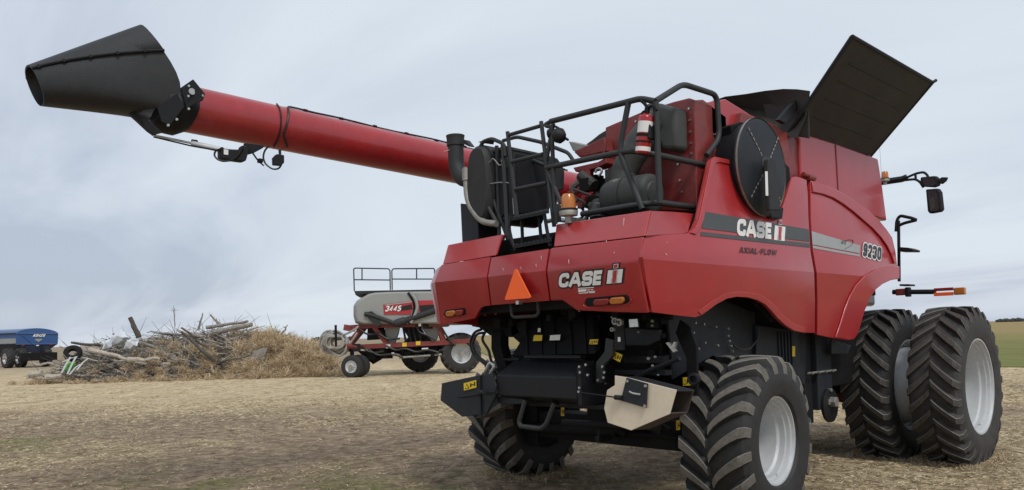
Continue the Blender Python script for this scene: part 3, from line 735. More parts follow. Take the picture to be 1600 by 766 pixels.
bm = BM(); add_tube(bm, [(-0.034,-0.52,3.183),(-0.009,-0.52,3.216),(0.031,-0.52,3.216),(0.053,-0.52,3.181),(0.012,-0.52,3.144)], .012, .02, 8); part('engine_clip', bm, 'steel', CH, smooth=True)
tube('strut', [(0.116,-0.6,3.282),(0.165,-0.6,3.358),(0.177,-0.6,3.453)], .010, 'red_deck', CH)
slab('deck_lid', [(-0.65,-0.2,3.661),(-0.339,-0.2,3.546),(-0.322,-0.2,3.523),(-0.592,-0.2,3.548)], (0, .1, .01), 'zinc', CH)

# radiator unit on the left of the deck
bm = BM()
pf = [(-0.85,-0.907,3.543),(-0.85,-0.835,3.551),(-0.85,-0.366,3.545),(-0.85,-0.148,3.527),(-0.85,-0.07,3.454),(-0.85,-0.042,3.395),(-0.85,-0.061,3.197),(-0.85,-0.226,3.131),(-0.85,-0.315,2.917),(-0.85,-0.936,2.785)]
add_prism(bm, pf, (-.38, 0, 0))
part('radiator_box', bm, 'plastic', CH, bevel=.02, seg=3)
slab('radiator_top', [(-0.84,-0.935,3.544),(-0.84,-0.416,3.536),(-0.84,-0.398,3.512),(-0.84,-0.936,3.514)], (-.40, 0, 0), 'grey_plastic', CH, bevel=.004)
slab('radiator_grille', [(-0.845,-0.788,3.484),(-0.845,-0.316,3.469),(-0.845,-0.358,2.946),(-0.845,-0.813,2.859)], (.012, 0, 0), 'black', CH, bevel=.006)
ya = V((-0.85,-1.132,3.118)).y
bm = BM()
cc_ = V((-1.173,-0.95,3.202)); rings = []
for dy, rx, rz in ((.75, .17, .40), (-.04, .17, .40), (-.09, .14, .36), (-.10, .02, .05)):
    rings.append([cc_+V((rx*math.copysign(abs(math.cos(t))**.7, math.cos(t)), dy, rz*math.copysign(abs(math.sin(t))**.7, math.sin(t)))) for t in [2*PI*i/28 for i in range(28)]])
add_loft(bm, rings)
part('fan_shroud', bm, 'plastic', CH, smooth=True)
slab('shroud_flap', [(-1.246,-0.95,3.657),(-1.087,-0.95,3.659),(-1.108,-0.95,3.617)], (0, .1, 0), 'black', CH, bevel=.003)
bm = BM()
add_prism(bm, [(-0.935,-0.95,3.334),(-0.832,-0.95,3.329),(-0.831,-0.95,2.877),(-0.917,-0.95,2.824),(-0.945,-0.95,2.841)], (0, .04, 0)); add_prism(bm, [(-0.827,-1,3.528),(-0.727,-1,3.496),(-0.722,-1,3.393),(-0.813,-1,3.422)], (0, .06, 0))
part('valve_block', bm, 'black', CH, bevel=.006)
tubes('control_cable', [[(-1.163,-1,3.294),(-1.093,-1,3.329),(-1.032,-1,3.384),(-0.963,-1,3.43),(-0.926,-1,3.398),(-0.872,-1,3.336),(-0.825,-1,3.341),(-0.842,-1,3.389)], [(-1.227,-1,3.192),(-0.992,-1,3.174),(-0.879,-1,3.169),(-0.741,-1,3.141)], [(-0.692,-1,2.981),(-0.686,-1,2.904),(-0.681,-1,2.821)]], .006, 'zinc', CH, n=5)
# exhaust
bm = BM()
e0 = V((-1.635,-0.92,3.795)); e1 = V((-1.631,-0.92,3.459)); e2 = V((-1.541,-0.92,3.312)); e3 = V((-1.324,-0.92,3.29))
add_tube(bm, [e0, e1, e2, e3], .085, .16, 20)
add_lathe(bm, e0, (e0-e1).normalized(), [(-.10, .087), (-.10, .096), (-.02, .096), (-.01, .098), (.01, .102), (.012, .102), (.012, .085), (-.06, .08), (-.06, .001)], n=24)
ex = part('exhaust_stack', bm, 'plastic', CH, smooth=True)
slab('rain_flap', [(-1.514,-0.92,3.743),(-1.462,-0.92,3.726),(-1.382,-0.92,3.641),(-1.424,-0.92,3.649),(-1.506,-0.92,3.693)], (0, .06, 0), 'plastic', ex)
boxp('exhaust_label', V((-1.722,-0.92,3.637))+V((0, -.095, 0)), V((-1.635,-0.92,3.641))+V((0, -.085, 0)), 'white', ex, bevel=.001)
bm = BM()
add_tube(bm, [(-1.358,-1.02,3.399),(-1.356,-1.02,3.035),(-1.14,-1.02,2.8),(-0.911,-1.02,2.753)], .033, .14, 12)
add_lathe(bm, V((-1.355,-1.02,3.324)), (0, 0, 1), [(-.06, .034), (-.06, .045), (.06, .045), (.06, .034)], n=16)
part('exhaust_pipe', bm, 'zinc', CH, smooth=True)
slab('cooler_box', [(-1.511,-0.98,3.047),(-1.287,-0.98,3.002),(-1.235,-0.98,2.782),(-1.232,-0.98,2.596),(-1.496,-0.98,2.623)], (0, .30, 0), 'blue_black', CH, bevel=.008)

# ------------------------------------------------------------------ hand rails, ladder, beacon
tubes('handrail', [[(-0.157,-1,3.628),(0.751,-1,3.602),(0.882,-1,3.599),(1.027,-1,3.54)],
    [(1.027,-1,3.54), (1,-0.539,3.787), (1,0.012,3.798), (1,0.025,3.397), (1,-0.204,3.205)],
    [(-0.233,-1,3.203), (0.64,-1,3.184), (0.763,-1,3.178), (0.95,-0.851,3.123), (0.95,-0.182,3.132)],
    [(0.192,-1,2.71), (0.863,-1,2.708), (0.96,-0.9,2.716), (0.96,-0.382,2.724)],
    [(0.757,-1,3.601),(0.637,-1,3.199),(0.861,-1,2.664)], [(1.033,-1,3.536),(1.036,-1,2.688)]], .026, 'rail', CH, rad=.09, n=10)
ld = tubes('ladder_rail', [[(-0.776,-1,3.415),(-0.79,-1,3.54),(-0.975,-1,3.632),(-1.121,-1,3.625),(-1.268,-1,3.258),(-0.932,-1,2.77)],
    [(-0.739,-1,3.652),(-0.637,-1,2.791)], [(-0.816,-1,3.565),(-0.776,-1,2.484)], [(-0.713,-1,3.615),(-0.291,-1,3.614)], [(-0.696,-1,3.343),(-0.269,-1,3.34)], [(-0.662,-1,3.065),(-0.23,-1,3.059)],
    [(-0.277,-1,3.654),(-0.149,-1,2.638)], [(-0.121,-1,3.602),(-0.241,-1,3.215),(-0.052,-1,2.841)], [(-0.144,-1,3.565),(-0.132,-1,2.66)], [(-0.157,-1,3.628),(-0.241,-1,3.61),(-0.127,-1,3.567)]], .020, 'rail', CH, rad=.05)
tubes('far_rail', [[(-1.278,-0.55,3.739),(-1.061,-0.55,3.737),(-0.722,-0.55,3.615),(-0.345,-0.55,3.431),(-0.284,-0.55,3.343)], [(-1.068,-0.55,3.56),(-0.682,-0.55,3.368)], [(-0.955,-0.95,3.56),(-0.949,-0.95,2.504)], [(-1.069,-0.95,3.107),(-0.773,-0.95,2.487)]], .020, 'rail', CH)
st_ = tube('ladder_frame', [(-0.429,-1.28,2.746),(-0.467,-1.28,2.643),(-0.429,-1.28,2.507),(-0.382,-1.28,2.419)], .016, 'black', CH, rad=.04)
for q_ in ([(-0.009,-1.28,2.733),(0.023,-1.28,2.551),(0.056,-1.28,2.416)], [(-0.374,-1.2,2.734),(-0.369,-1.2,2.458)], [(-0.15,-1.2,2.729),(-0.128,-1.2,2.469)]): tube('ladder_frame', q_, .016, 'black', CH, rad=.04)
for q4 in (([(-0.409,-1.3,2.724),(0.073,-1.3,2.731)], [(-0.621,-1.05,2.797),(-0.185,-1.05,2.806)]), ([(-0.385,-1.3,2.465),(0.093,-1.3,2.479)], [(-0.614,-1.05,2.534),(-0.163,-1.05,2.553)])):
    (a_, b_), (c_, d_) = q4
    bm = BM(); add_prism(bm, [V(a_), V(b_), V(d_), V(c_)], (0, 0, -.025))
    for k in range(9):
        u = (k+.5)/9
        add_cyl(bm, V(a_).lerp(V(b_), u)+V((0, 0, -.005)), V(a_).lerp(V(b_), u)+V((0, .02, .012)), .008, n=6)
    part('step', bm, 'black', st_, weld=False)
bm = BM()
bc = V((-0.008,-1.02,3.461)); add_lathe(bm, bc+V((-.07, -.03, 0)), (1, .2, 0), [(0, .01), (.02, .06), (.06, .075), (.10, .06), (.13, .01)], n=18)
add_tube(bm, [bc, bc+V((.05, .05, -.05)), (-0.144,-1,3.565)], .012, .03, 6)
add_tube(bm, [(-0.126,-1,3.585),(-0.047,-1,3.538),(-0.073,-1,3.502)], .012, .02, 6)
add_lathe(bm, (-0.203,-1,3.516), (1, .2, 0), [(0, .01), (.02, .045), (.05, .05), (.08, .01)], n=14)
part('rear_mirror', bm, 'black', CH, smooth=True)
def beacon(p, s, name='beacon', parent=CH, m='amber'):
    p = V(p)
    bm = BM(); add_lathe(bm, p, (0, 0, 1), [(-.09*s, .001), (-.09*s, .035*s), (-.03*s, .035*s), (-.02*s, .085*s), (.02*s, .09*s), (.03*s, .085*s), (.03*s, .001)], n=24)
    b_ = part(name, bm, 'zinc', parent, smooth=True)
    bm = BM(); add_lathe(bm, p, (0, 0, 1), [(.031*s, .001), (.031*s, .075*s), (.16*s, .066*s), (.185*s, .05*s), (.19*s, .001)], n=24)
    part('lens', bm, m, b_, smooth=True)
    bm = BM(); add_lathe(bm, p, (0, 0, 1), [(.02*s, .088*s), (.045*s, .088*s), (.045*s, .07*s)], n=24)
    part('collar', bm, 'black', b_, smooth=True)
beacon((0.23,-1.22,2.689), .93)
boxp('beacon_bracket', V((0.208,-1.22,2.607)), V((0.255,-1.22,2.658))+V((0, .2, 0)), 'steel', CH, bevel=.003)
bm = BM()
add_prism(bm, [(0.014,-1.15,2.817),(0.06,-1.15,2.799),(0.062,-1.15,2.654),(0.022,-1.15,2.641)], (0, .02, 0)); part('beacon_plate', bm, 'rail', CH, bevel=.004)

# ------------------------------------------------------------------ rotary screen
rc = V((1.17, .53, 3.17))
ax_ = V((1, .01, .0)).normalized()
bm = BM()
add_lathe(bm, rc, ax_, [(.02, .001), (.02, .09), (-.005, .42), (-.03, .465), (-.06, .468), (-.07, .45)], n=64)
scr = part('rotary_screen', bm, 'blue_black', CH, smooth=True)
bm = BM(); add_lathe(bm, rc, ax_, [(-.065, .44), (-.30, .43), (-.42, .42), (-.42, .001)], n=48)
part('screen_drum', bm, 'black', scr, smooth=True)
bm = BM(); add_lathe(bm, rc, ax_, [(-.06, .45), (-.04, .47), (-.02, .47)], n=48)
u_, v_, _d = frame_of(ax_)
for ang in (48, 132, 228, 312):
    for k in range(11):
        if k % 2: continue
        for r0 in (.12+k*.028,):
            a = R(ang)
            dr = u_*math.cos(a)+v_*math.sin(a); pr_ = u_*-math.sin(a)+v_*math.cos(a)
            o0 = rc+ax_*(.022-.02*(r0/.43))+dr*r0
            add_prism(bm, [o0-pr_*.006, o0+dr*.036-pr_*.006, o0+dr*.036+pr_*.006, o0+pr_*.006], ax_*.004)
part('screen_slots', bm, 'zinc', scr, weld=False)
bm = BM()
a0 = rc+ax_*.05
add_lathe(bm, rc+ax_*.01, ax_, [(0, .10), (.03, .085), (.05, .06), (.055, .001)], n=20)
add_prism(bm, [(1.26,0.341,3.191),(1.26,0.427,3.221),(1.26,0.484,3.18),(1.26,0.521,2.913),(1.26,0.529,2.733),(1.26,0.334,2.715),(1.26,0.33,3.071)], (.05, 0, 0))
part('suction_arm', bm, 'plastic', scr, bevel=.012)
decal('arm_label', [(1.315,0.25,3.063),(1.315,0.298,3.069),(1.315,0.29,2.844),(1.315,0.242,2.84)], 'white', scr, lift=.002, nrm=(1, 0, 0))
slab('arm_boot', [(1.09,0.586,2.81),(1.09,0.916,2.815),(1.09,0.88,2.704),(1.09,0.663,2.693)], (.06, 0, 0), 'black', scr, bevel=.01)
slab('screen_housing', [(1.03,0.187,3.537),(1.03,0.401,3.61),(1.03,0.541,3.572),(1.03,1.322,3.287),(1.03,1.335,3.135),(1.03,1.143,2.851),(1.03,0.986,2.74),(1.03,0.793,2.749),(1.03,0.496,3.038),(1.03,0.253,3.221)], (-.25, 0, 0), 'blacker', CH, bevel=.01)

# ------------------------------------------------------------------ front right: mirrors, steps, marker bar, cab
mr = tube('mirror_arm', [(0.704,4.6,3.566),(0.984,4.6,3.564),(1.041,4.6,3.581)], .042, 'black', CH)
tubes('arm_loop', [[(1,4.6,3.553),(1.049,4.6,3.579),(1.162,4.6,3.612),(1.256,4.6,3.613),(1.3,4.6,3.555),(1.304,4.6,3.487)], [(0.999,4.6,3.545),(1.064,4.6,3.543),(1.143,4.6,3.538),(1.196,4.6,3.496),(1.238,4.6,3.413)], [(1.147,4.6,3.614),(1.15,4.6,3.529)]], .016, 'black', mr, rad=.04)
slab('wide_mirror', [(1.223,4.55,3.545),(1.392,4.55,3.534),(1.428,4.55,3.494),(1.423,4.55,3.404),(1.369,4.55,3.388),(1.247,4.55,3.415),(1.211,4.55,3.463)], (.02, .06, 0), 'black', mr, bevel=.012)
slab('wide_mirror_glass', [(1.246,4.548,3.528),(1.376,4.548,3.519),(1.405,4.548,3.481),(1.402,4.548,3.424),(1.363,4.548,3.409),(1.264,4.548,3.429)], (0, .002, 0), 'glass', mr, bevel=0)
slab('main_mirror', [(1.276,4.55,3.377),(1.414,4.55,3.368),(1.441,4.55,3.318),(1.452,4.55,3.094),(1.428,4.55,3.064),(1.306,4.55,3.056),(1.285,4.55,3.092)], (.02, .07, 0), 'black', mr, bevel=.012)
slab('main_mirror_glass', [(1.295,4.548,3.349),(1.398,4.548,3.346),(1.415,4.548,3.306),(1.427,4.548,3.106),(1.407,4.548,3.084),(1.32,4.548,3.079)], (0, .002, 0), 'glass', mr, bevel=0)
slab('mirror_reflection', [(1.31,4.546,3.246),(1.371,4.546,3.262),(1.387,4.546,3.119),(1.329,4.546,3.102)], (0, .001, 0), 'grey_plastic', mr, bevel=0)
slab('turn_lamp', [(1.426,4.55,3.462),(1.466,4.55,3.505),(1.525,4.55,3.495),(1.501,4.55,3.449),(1.454,4.55,3.416)], (.02, .05, 0), 'black', mr, bevel=.008)
beacon((0.91,4.2,3.512), .62)
tubes('access_handrail', [[(1.281,4.15,2.943),(1.229,4.15,2.974),(1.086,4.15,3.025),(1.044,4.15,2.964),(1.029,4.15,2.826)], [(1.281,4.15,2.943),(1.127,4.15,2.921),(1.048,4.15,2.89)], [(1.067,4.15,2.961),(1.036,4.15,2.185)]], .020, 'black', CH, rad=.04)
slab('step', [(1.096,4,2.613),(1.209,4,2.594),(1.275,4,2.563),(1.267,4,2.54),(1.093,4,2.557)], (0, .25, 0), 'black', CH)
slab('step', [(1.088,4,2.145),(1.209,4,2.137),(1.208,4,2.114),(1.087,4,2.121)], (0, .2, 0), 'black', CH)
bar = tube('marker_bar', [(1.006,4,2.049),(1.505,4,2.024)], .030, 'black', CH)
boxp('marker_hinge', V((1.162,3.96,1.98)), V((1.216,4.04,2.098)), 'black', bar)
boxp('marker_base', V((1.045,3.97,2.002)), V((1.166,4.03,2.085)), 'red_deck', bar)
boxp('reflector_plate', V((1.499,3.95,2.028)), V((1.714,3.97,2.065)), 'redlens', bar, bevel=.003)
boxp('reflector', V((1.5,3.94,1.969)), V((1.711,3.97,2.01)), 'orange', bar, bevel=.003)
boxp('turn_signal', V((1.721,3.93,1.972)), V((1.843,4,2.058)), 'amber', bar, bevel=.012)
bm = BM(); add_box(bm, (-.95, 3.62, 1.9), (.45, 4.9, 3.15)); part('cab', bm, 'glass', CH, bevel=.05)
bm = BM(); add_box(bm, (-1.02, 3.6, 3.152), (.52, 5.0, 3.35)); part('cab_roof', bm, 'red', CH, bevel=.05, seg=3)
bm = BM(); add_box(bm, (-.6, 4.3, .6), (.4, 6.2, 1.4)); part('feeder_house', bm, 'red_deck', CH, bevel=.03)
bm = BM(); add_cyl(bm, (1.012,3.8,3.936), (1.016,3.8,3.545), .0025, n=5); part('antenna', bm, 'steel', CH)

# ------------------------------------------------------------------ unloading auger
t0 = V((-2.76, -3.36, 3.915)); t1 = V((-2.33, 2.7, 3.60))
ad = (t0-t1).normalized()
bm = BM(); add_cyl(bm, t1, t0, .226, n=48)
aug = part('auger_tube', bm, 'red_auger', CH, smooth=True)
bm = BM()
for s in (.98, 3.4):
    q = t0-ad*s
    add_lathe(bm, q, ad, [(-.012, .2265), (-.012, .229), (.012, .229), (.012, .2265)], n=40)
part('weld_band', bm, 'red_auger', aug, smooth=True)
bm = BM(); add_cyl(bm, t1+V((0, 0, .1)), t1+V((.2, .1, -1.4)), .24, n=32); add_cyl(bm, t1+V((.2, .1, -1.0)), t1+V((1.2, .1, -1.5)), .22, n=24)
part('auger_elbow', bm, 'red_deck', aug, smooth=True)
# cable along the top with clips
cs = V((ad.y, -ad.x, 0)).normalized()
if cs.x < 0: cs = -cs
cu_ = ad.cross(cs); cu_ = cu_ if cu_.z > 0 else -cu_
def on_tube(s, ang, r=.236): return t0-ad*s+(cs*math.sin(R(ang))+cu_*math.cos(R(ang)))*r
pts = [on_tube(.98, 150, .25)]+[on_tube(.90+.02*k, a, .238) for k, a in enumerate((120, 95, 70, 45, 25))]+[on_tube(1.1, 12, .24)]+[on_tube(s, 12+2*math.sin(s*3), .236+.006*math.sin(s*5)) for s in np.arange(1.3, 5.2, .25)]
tube('auger_cable', pts, .011, 'cable', aug, rad=.04, n=6)
pts = [on_tube(.86, a, .238) for a in (25, 50, 75, 100, 125, 150, 165)]
tube('auger_cable', pts, .009, 'cable', aug, rad=.04, n=6)
bm = BM()
for s in np.arange(1.2, 5.2, .42):
    q = on_tube(s, 12, .236); add_cyl(bm, q-ad*.02, q+ad*.02, .018, n=8)
part('cable_clips', bm, 'black', aug, smooth=True)
# spout
def dsp(px): return 7.25+(px-56)*(7.55-7.25)/(300-56)
hw = V((cs.x, cs.y, 0)).normalized()
T0, T1 = V((-3.286,-4.595,4.193)), V((-2.767,-3.799,4.603))
B0, B1 = V((-3.201,-4.48,3.844)), V((-2.862,-3.781,3.801))
NS = 10
def sect(u, sc=1., n=40):
    T, B = T0.lerp(T1, u), B0.lerp(B1, u)
    w = .20+.10*math.sin(u*PI/2); back = .30*u**1.6; drop = .20*u**1.6
    c = (T+B)/2; a = (T-B)/2; out = []
    for i in range(n):
        t = 2*PI*i/n; cx, sx = math.cos(t), math.sin(t)
        e = .86
        sx_ = math.copysign(abs(sx)**e, sx)
        out.append(c+a*math.copysign(abs(cx)**e, cx)*sc+hw*w*sx_*sc+(-ad*back+V((0, 0, -drop)))*abs(sx_)**3.4)
    return out
us = [i/NS for i in range(NS+1)]
bm = BM(); add_loft(bm, [sect(u) for u in us], cap=False)
add_loft(bm, [sect(u, .955) for u in us][::-1], cap=False)
for u in (0, 1):
    a_, b_ = sect(u), sect(u, .955)
    va = [bm.verts.new(p) for p in a_]; vb = [bm.verts.new(p) for p in b_]
    for i in range(40): bm.faces.new((va[i], va[(i+1) % 40], vb[(i+1) % 40], vb[i]))
sp_ = part('spout', bm, 'spout', aug, smooth=50)
# overlapping hood flap: the upper part of the section, a little larger
bm = BM(); rg = []
K7 = 6
for u in us:
    s_ = sect(u, 1.04); q_ = sect(u, 1.012)
    rg.append([s_[i % 40] for i in range(-K7, K7+1)]+[q_[i % 40] for i in range(-K7, K7+1)][::-1])
add_loft(bm, rg)
part('hood_flap', bm, 'spout', sp_, smooth=50)
for kk in (K7, 40-K7):
    bm = BM(); L0 = [sect(u, 1.045)[kk] for u in us]
    add_tube(bm, L0, .013, .02, 6)
    for i in range(0, NS, 2):
        q = L0[i].lerp(L0[i+1], .5); add_cyl(bm, q-hw*.02, q+hw*.024, .015, n=8)
    part('seam_strip', bm, 'black', sp_, smooth=True)
# collar around the tube end
bm = BM()
co = [((-2.71,-3.554,4.04), (-2.837,-3.662,3.718), .24), ((-2.637,-3.451,4.049), (-2.786,-3.576,3.654), .25), ((-2.624,-3.377,4.023), (-2.751,-3.481,3.637), .25), ((-2.653,-3.317,3.973), (-2.729,-3.375,3.687), .24)]
def ring_tb(T, B, w, n=32):
    T, B = V(T), V(B); c = (T+B)/2; a = (T-B)/2
    return [c+a*math.cos(2*PI*i/n)+hw*w*math.sin(2*PI*i/n) for i in range(n)]
add_loft(bm, [ring_tb(*s) for s in co])
col_ = part('spout_collar', bm, 'black', aug, smooth=50)
bm = BM()
add_prism(bm, [V(p)+hw*.25 for p in [(-2.707,-3.52,4.003),(-2.623,-3.438,4.079),(-2.554,-3.357,3.942),(-2.57,-3.369,3.882),(-2.68,-3.477,3.814)]], hw*.03)
add_prism(bm, [V(p)+hw*.25 for p in [(-2.864,-3.67,3.833),(-2.726,-3.537,3.961),(-2.692,-3.491,3.826),(-2.794,-3.584,3.66),(-2.842,-3.637,3.698)]], hw*.012)
part('pivot_plate', bm, 'black', col_, bevel=.006)
bm = BM()
pc = V((-2.642,-3.449,3.961))+hw*.28
add_cyl(bm, pc, pc+hw*.02, .030, n=18)
for a in (30, 150, 270):
    q = pc+cu_*.055*math.cos(R(a))+ad*.055*math.sin(R(a)); add_cyl(bm, q, q+hw*.012, .011, n=8)
for q in [(-2.568,-3.37,3.925),(-2.667,-3.464,3.807),(-2.749,-3.541,3.713),(-2.806,-3.598,3.661)]:
    q = V(q)+hw*.262; add_cyl(bm, q, q+hw*.02, .012, n=8)
part('pivot_bolt', bm, 'steel', col_, smooth=True)
bm = BM()
add_prism(bm, [V(p)+hw*.02 for p in [(-2.951,-3.86,3.825),(-2.917,-3.825,3.829),(-2.835,-3.733,3.73),(-2.769,-3.658,3.637),(-2.784,-3.67,3.595),(-2.823,-3.714,3.639),(-2.885,-3.785,3.732)]], hw*.06)
add_prism(bm, [V(p)+hw*.10 for p in [(-2.874,-3.777,3.78),(-2.826,-3.724,3.742),(-2.745,-3.631,3.606),(-2.792,-3.679,3.59),(-2.847,-3.74,3.658)]], hw*.012)
part('spout_bracket', bm, 'black', col_, bevel=.004)
actu = cylp('actuator', (-2.598,-3.373,3.543), (-2.338,-3.039,3.443), .026, 'rim', aug, n=16)
cylp('actuator_rod', (-2.801,-3.646,3.615), (-2.598,-3.373,3.543), .011, 'steel', actu, n=10)
tube('actuator_rail', [(-2.827,-3.643,3.608),(-2.579,-3.38,3.511),(-2.393,-3.183,3.458)], .008, 'black', actu, n=6)
boxp('actuator_end', V((-2.608,-3.381,3.513)), V((-2.613,-3.348,3.581))+V((.03, .03, 0)), 'black', actu)
slab('actuator_motor', [(-2.456,-3.193,3.481),(-2.434,-3.171,3.498),(-2.427,-3.162,3.473),(-2.326,-3.056,3.463),(-2.306,-3.04,3.505),(-2.278,-3.009,3.492),(-2.273,-2.999,3.419),(-2.29,-3.011,3.352),(-2.315,-3.037,3.347),(-2.449,-3.178,3.377),(-2.46,-3.191,3.402)], hw*.08, 'black', actu, bevel=.012)
decal('motor_label', [V(p)+hw*.082 for p in [(-2.431,-3.166,3.467),(-2.402,-3.135,3.46),(-2.405,-3.135,3.412),(-2.434,-3.165,3.419)]], 'white', actu, lift=.002, nrm=tuple(hw))
bm = BM(); add_prism(bm, [(-2.318,-2.996,3.539),(-2.187,-2.859,3.509),(-2.201,-2.872,3.485),(-2.259,-2.928,3.444),(-2.307,-2.977,3.428),(-2.318,-2.99,3.459)], hw*.05); part('actuator_bracket', bm, 'black', aug, bevel=.004)
tubes('actuator_cable', [[V(p)+hw*.09 for p in [(-2.453,-3.188,3.468),(-2.487,-3.223,3.457),(-2.502,-3.235,3.415),(-2.483,-3.213,3.372),(-2.451,-3.177,3.352),(-2.391,-3.116,3.356),(-2.346,-3.073,3.397),(-2.313,-3.043,3.469)]], [(-2.296,-2.942,3.499),(-2.251,-2.887,3.387),(-2.212,-2.842,3.33)], [(-2.213,-2.786,3.531),(-2.246,-2.817,3.483),(-2.259,-2.825,3.415),(-2.245,-2.806,3.353),(-2.2,-2.756,3.302),(-2.157,-2.712,3.306),(-2.133,-2.69,3.361),(-2.134,-2.696,3.417),(-2.145,-2.71,3.454)]], .009, 'cable', aug, rad=.08, n=6)
boxp('cable_plug', V((-2.257,-2.891,3.356)), V((-2.229,-2.865,3.398))+V((.02, .02, 0)), 'blacker', aug)
bm = BM(); q0 = [(-2.212,-2.762,3.409),(-2.185,-2.736,3.445),(-2.138,-2.687,3.431),(-2.142,-2.685,3.357),(-2.165,-2.707,3.333),(-2.212,-2.757,3.341)]; add_prism(bm, q0, hw*.05)
add_cyl(bm, (-2.152,-2.705,3.494), (-2.152,-2.7,3.419), .014, n=8)
wl = part('work_lamp', bm, 'black', aug, bevel=.008)
decal('lamp_lens', [V(p) for p in [(-2.195,-2.765,3.399),(-2.172,-2.743,3.423),(-2.167,-2.733,3.349),(-2.193,-2.759,3.344)]], 'lampglass', wl, lift=.002)

# ------------------------------------------------------------------ straw hood, chopper, spreaders
slab('straw_hood', [(-0.846,-0.8,1.772), (0.105,-0.8,1.825), (0.312,-1.02,1.458), (-0.635,-1.02,1.44)], (0, .08, .05), 'blacker', CH)
bm = BM()
for u in (.12, .32, .5, .72, .9):
    a_ = V((-0.846,-0.8,1.772)).lerp(V((0.105,-0.8,1.825)), u); b_ = V((-0.635,-1.02,1.44)).lerp(V((0.312,-1.02,1.458)), u)
    add_prism(bm, [a_+V((0, -.02, 0)), b_+V((0, -.02, 0)), b_+V((.012, -.02, 0)), a_+V((.012, -.02, 0))], (0, .03, .0))
add_box(bm, V((-0.523,-1.08,1.419)), V((0.191,-1,1.446)))
part('hood_rib', bm, 'black', CH, bevel=.003)
decal('warning_label', [(-0.475,-0.955,1.636),(-0.365,-0.955,1.634),(-0.375,-0.955,1.58),(-0.494,-0.955,1.579)], 'yellow', CH, lift=.02, nrm=(0, -1, 0))
decal('label_plate', [(-0.265,-0.955,1.63),(-0.135,-0.955,1.633),(-0.145,-0.955,1.583),(-0.275,-0.955,1.582)], 'white', CH, lift=.02, nrm=(0, -1, 0))
decal('label_plate', [(-0.455,-0.92,1.7),(-0.421,-0.92,1.699),(-0.422,-0.92,1.662),(-0.461,-0.92,1.663)], 'white', CH, lift=.02, nrm=(0, -1, 0))
bm = BM()
pro = [(-0.859,-1,1.402), (-0.725,-1.25,1.267), (-0.723,-1.25,1.073), (-0.87,-1,1.006)]
xr_ = V((0.291,-1.25,1.286)).x; xl_ = V(pro[1]).x
add_prism(bm, [V((xl_, p[1], p[2])) for p in (V(q) for q in pro)], (xr_-xl_, 0, 0))
chop = part('chopper_housing', bm, 'black', CH, bevel=.012)
bm = BM(); zt = V(pro[0]).z
for px_ in ((788, 812), (893, 914)):
    add_cyl(bm, (-0.863,-1.01,1.402) if px_[0] == 788 else (0.023,-1.01,1.406), (-0.646,-1.01,1.403) if px_[0] == 788 else (0.183,-1.01,1.407), .013, n=8)
part('hinge', bm, 'black', chop, smooth=True)
slab('top_plate', [(-0.855,-1,1.402), (0.167,-1,1.406), (0.006,-0.8,1.491), (-0.894,-0.8,1.477)], (0, 0, -.02), 'black', chop)
boxp('chopper_side', (xr_+.01, -1.26, 1.02), (xr_+.05, -.8, 1.36), 'black', chop)
bm = BM()
for p_ in [(0.348,-1.27,1.358),(0.42,-1.27,1.375),(0.353,-1.27,1.31),(0.331,-1.27,1.146),(0.34,-1.27,1.179),(0.437,-1.27,1.29)]:
    add_cyl(bm, V(p_), V(p_)+V((0, -.012, 0)), .011, n=8)
part('bolts', bm, 'steel', chop, weld=False)
slab('lower_plate', [(-0.782,-1.2,1.061),(-0.383,-1.2,1.047),(-0.385,-1.2,1),(-0.767,-1.2,0.989)], (0, .3, 0), 'blue_black', chop)
slab('lower_bar', [(-0.5,-1.05,1.019),(0.426,-1.05,1.019),(0.424,-1.05,0.975),(-0.502,-1.05,0.97)], (0, .1, 0), 'black', chop)
tube('step_handle', [(-0.371,-1.22,1.043),(-0.464,-1.22,0.839),(-0.448,-1.22,0.799),(-0.185,-1.22,0.793),(-0.12,-1.22,0.831),(-0.01,-1.22,1.024)], .022, 'rail', CH, rad=.07, n=10)
boxp('handle_mount', V((-0.427,-1.2,0.998)), V((-0.44,-1.1,1.055)), 'blacker', CH)
boxp('handle_mount', V((-0.053,-1.2,1.004)), V((-0.065,-1.1,1.064)), 'blacker', CH)
tube('rear_handle', [(-0.447,-1.3,1.96),(-0.436,-1.3,1.823),(-0.402,-1.3,1.804),(-0.123,-1.3,1.806),(-0.09,-1.3,1.833),(-0.101,-1.3,1.954)], .016, 'rail', CH, rad=.05, n=8)
# left spreader
lsp = slab('spreader_plate', [(-1.518,-1.28,1.17),(-0.901,-1.28,1.269),(-0.75,-1.28,1.283),(-0.734,-1.28,1.232),(-0.701,-1.28,1.161),(-0.732,-1.28,1.051),(-0.851,-1.28,0.894),(-1.208,-1.28,0.846),(-1.546,-1.28,0.993)], (0, .025, 0), 'blue_black', CH)
slab('spreader_plate', [(-1.556,-1.25,1.16), (-0.94,-1.25,1.263), (-1.151,-0.95,1.217), (-1.767,-0.95,1.122)], (0, 0, -.012), 'blue_black', lsp)
slab('spreader_bottom', [(-1.05,-1.25,0.849), (-0.88,-1.25,0.884), (-0.781,-1,0.978), (-1.07,-0.95,0.833)], (0, 0, -.012), 'tan_in', lsp)
bm = BM(); add_cyl(bm, (-1.224,-1.31,1.04), (-0.679,-1.31,1.115), .010, n=8); add_cyl(bm, (-0.878,-1.31,1.103), (-0.788,-1.35,1.108), .022, n=10)
add_box(bm, V((-0.912,-1.3,0.874)), V((-0.901,-1.285,1.26))); part('latch_rod', bm, 'black', lsp, smooth=True)
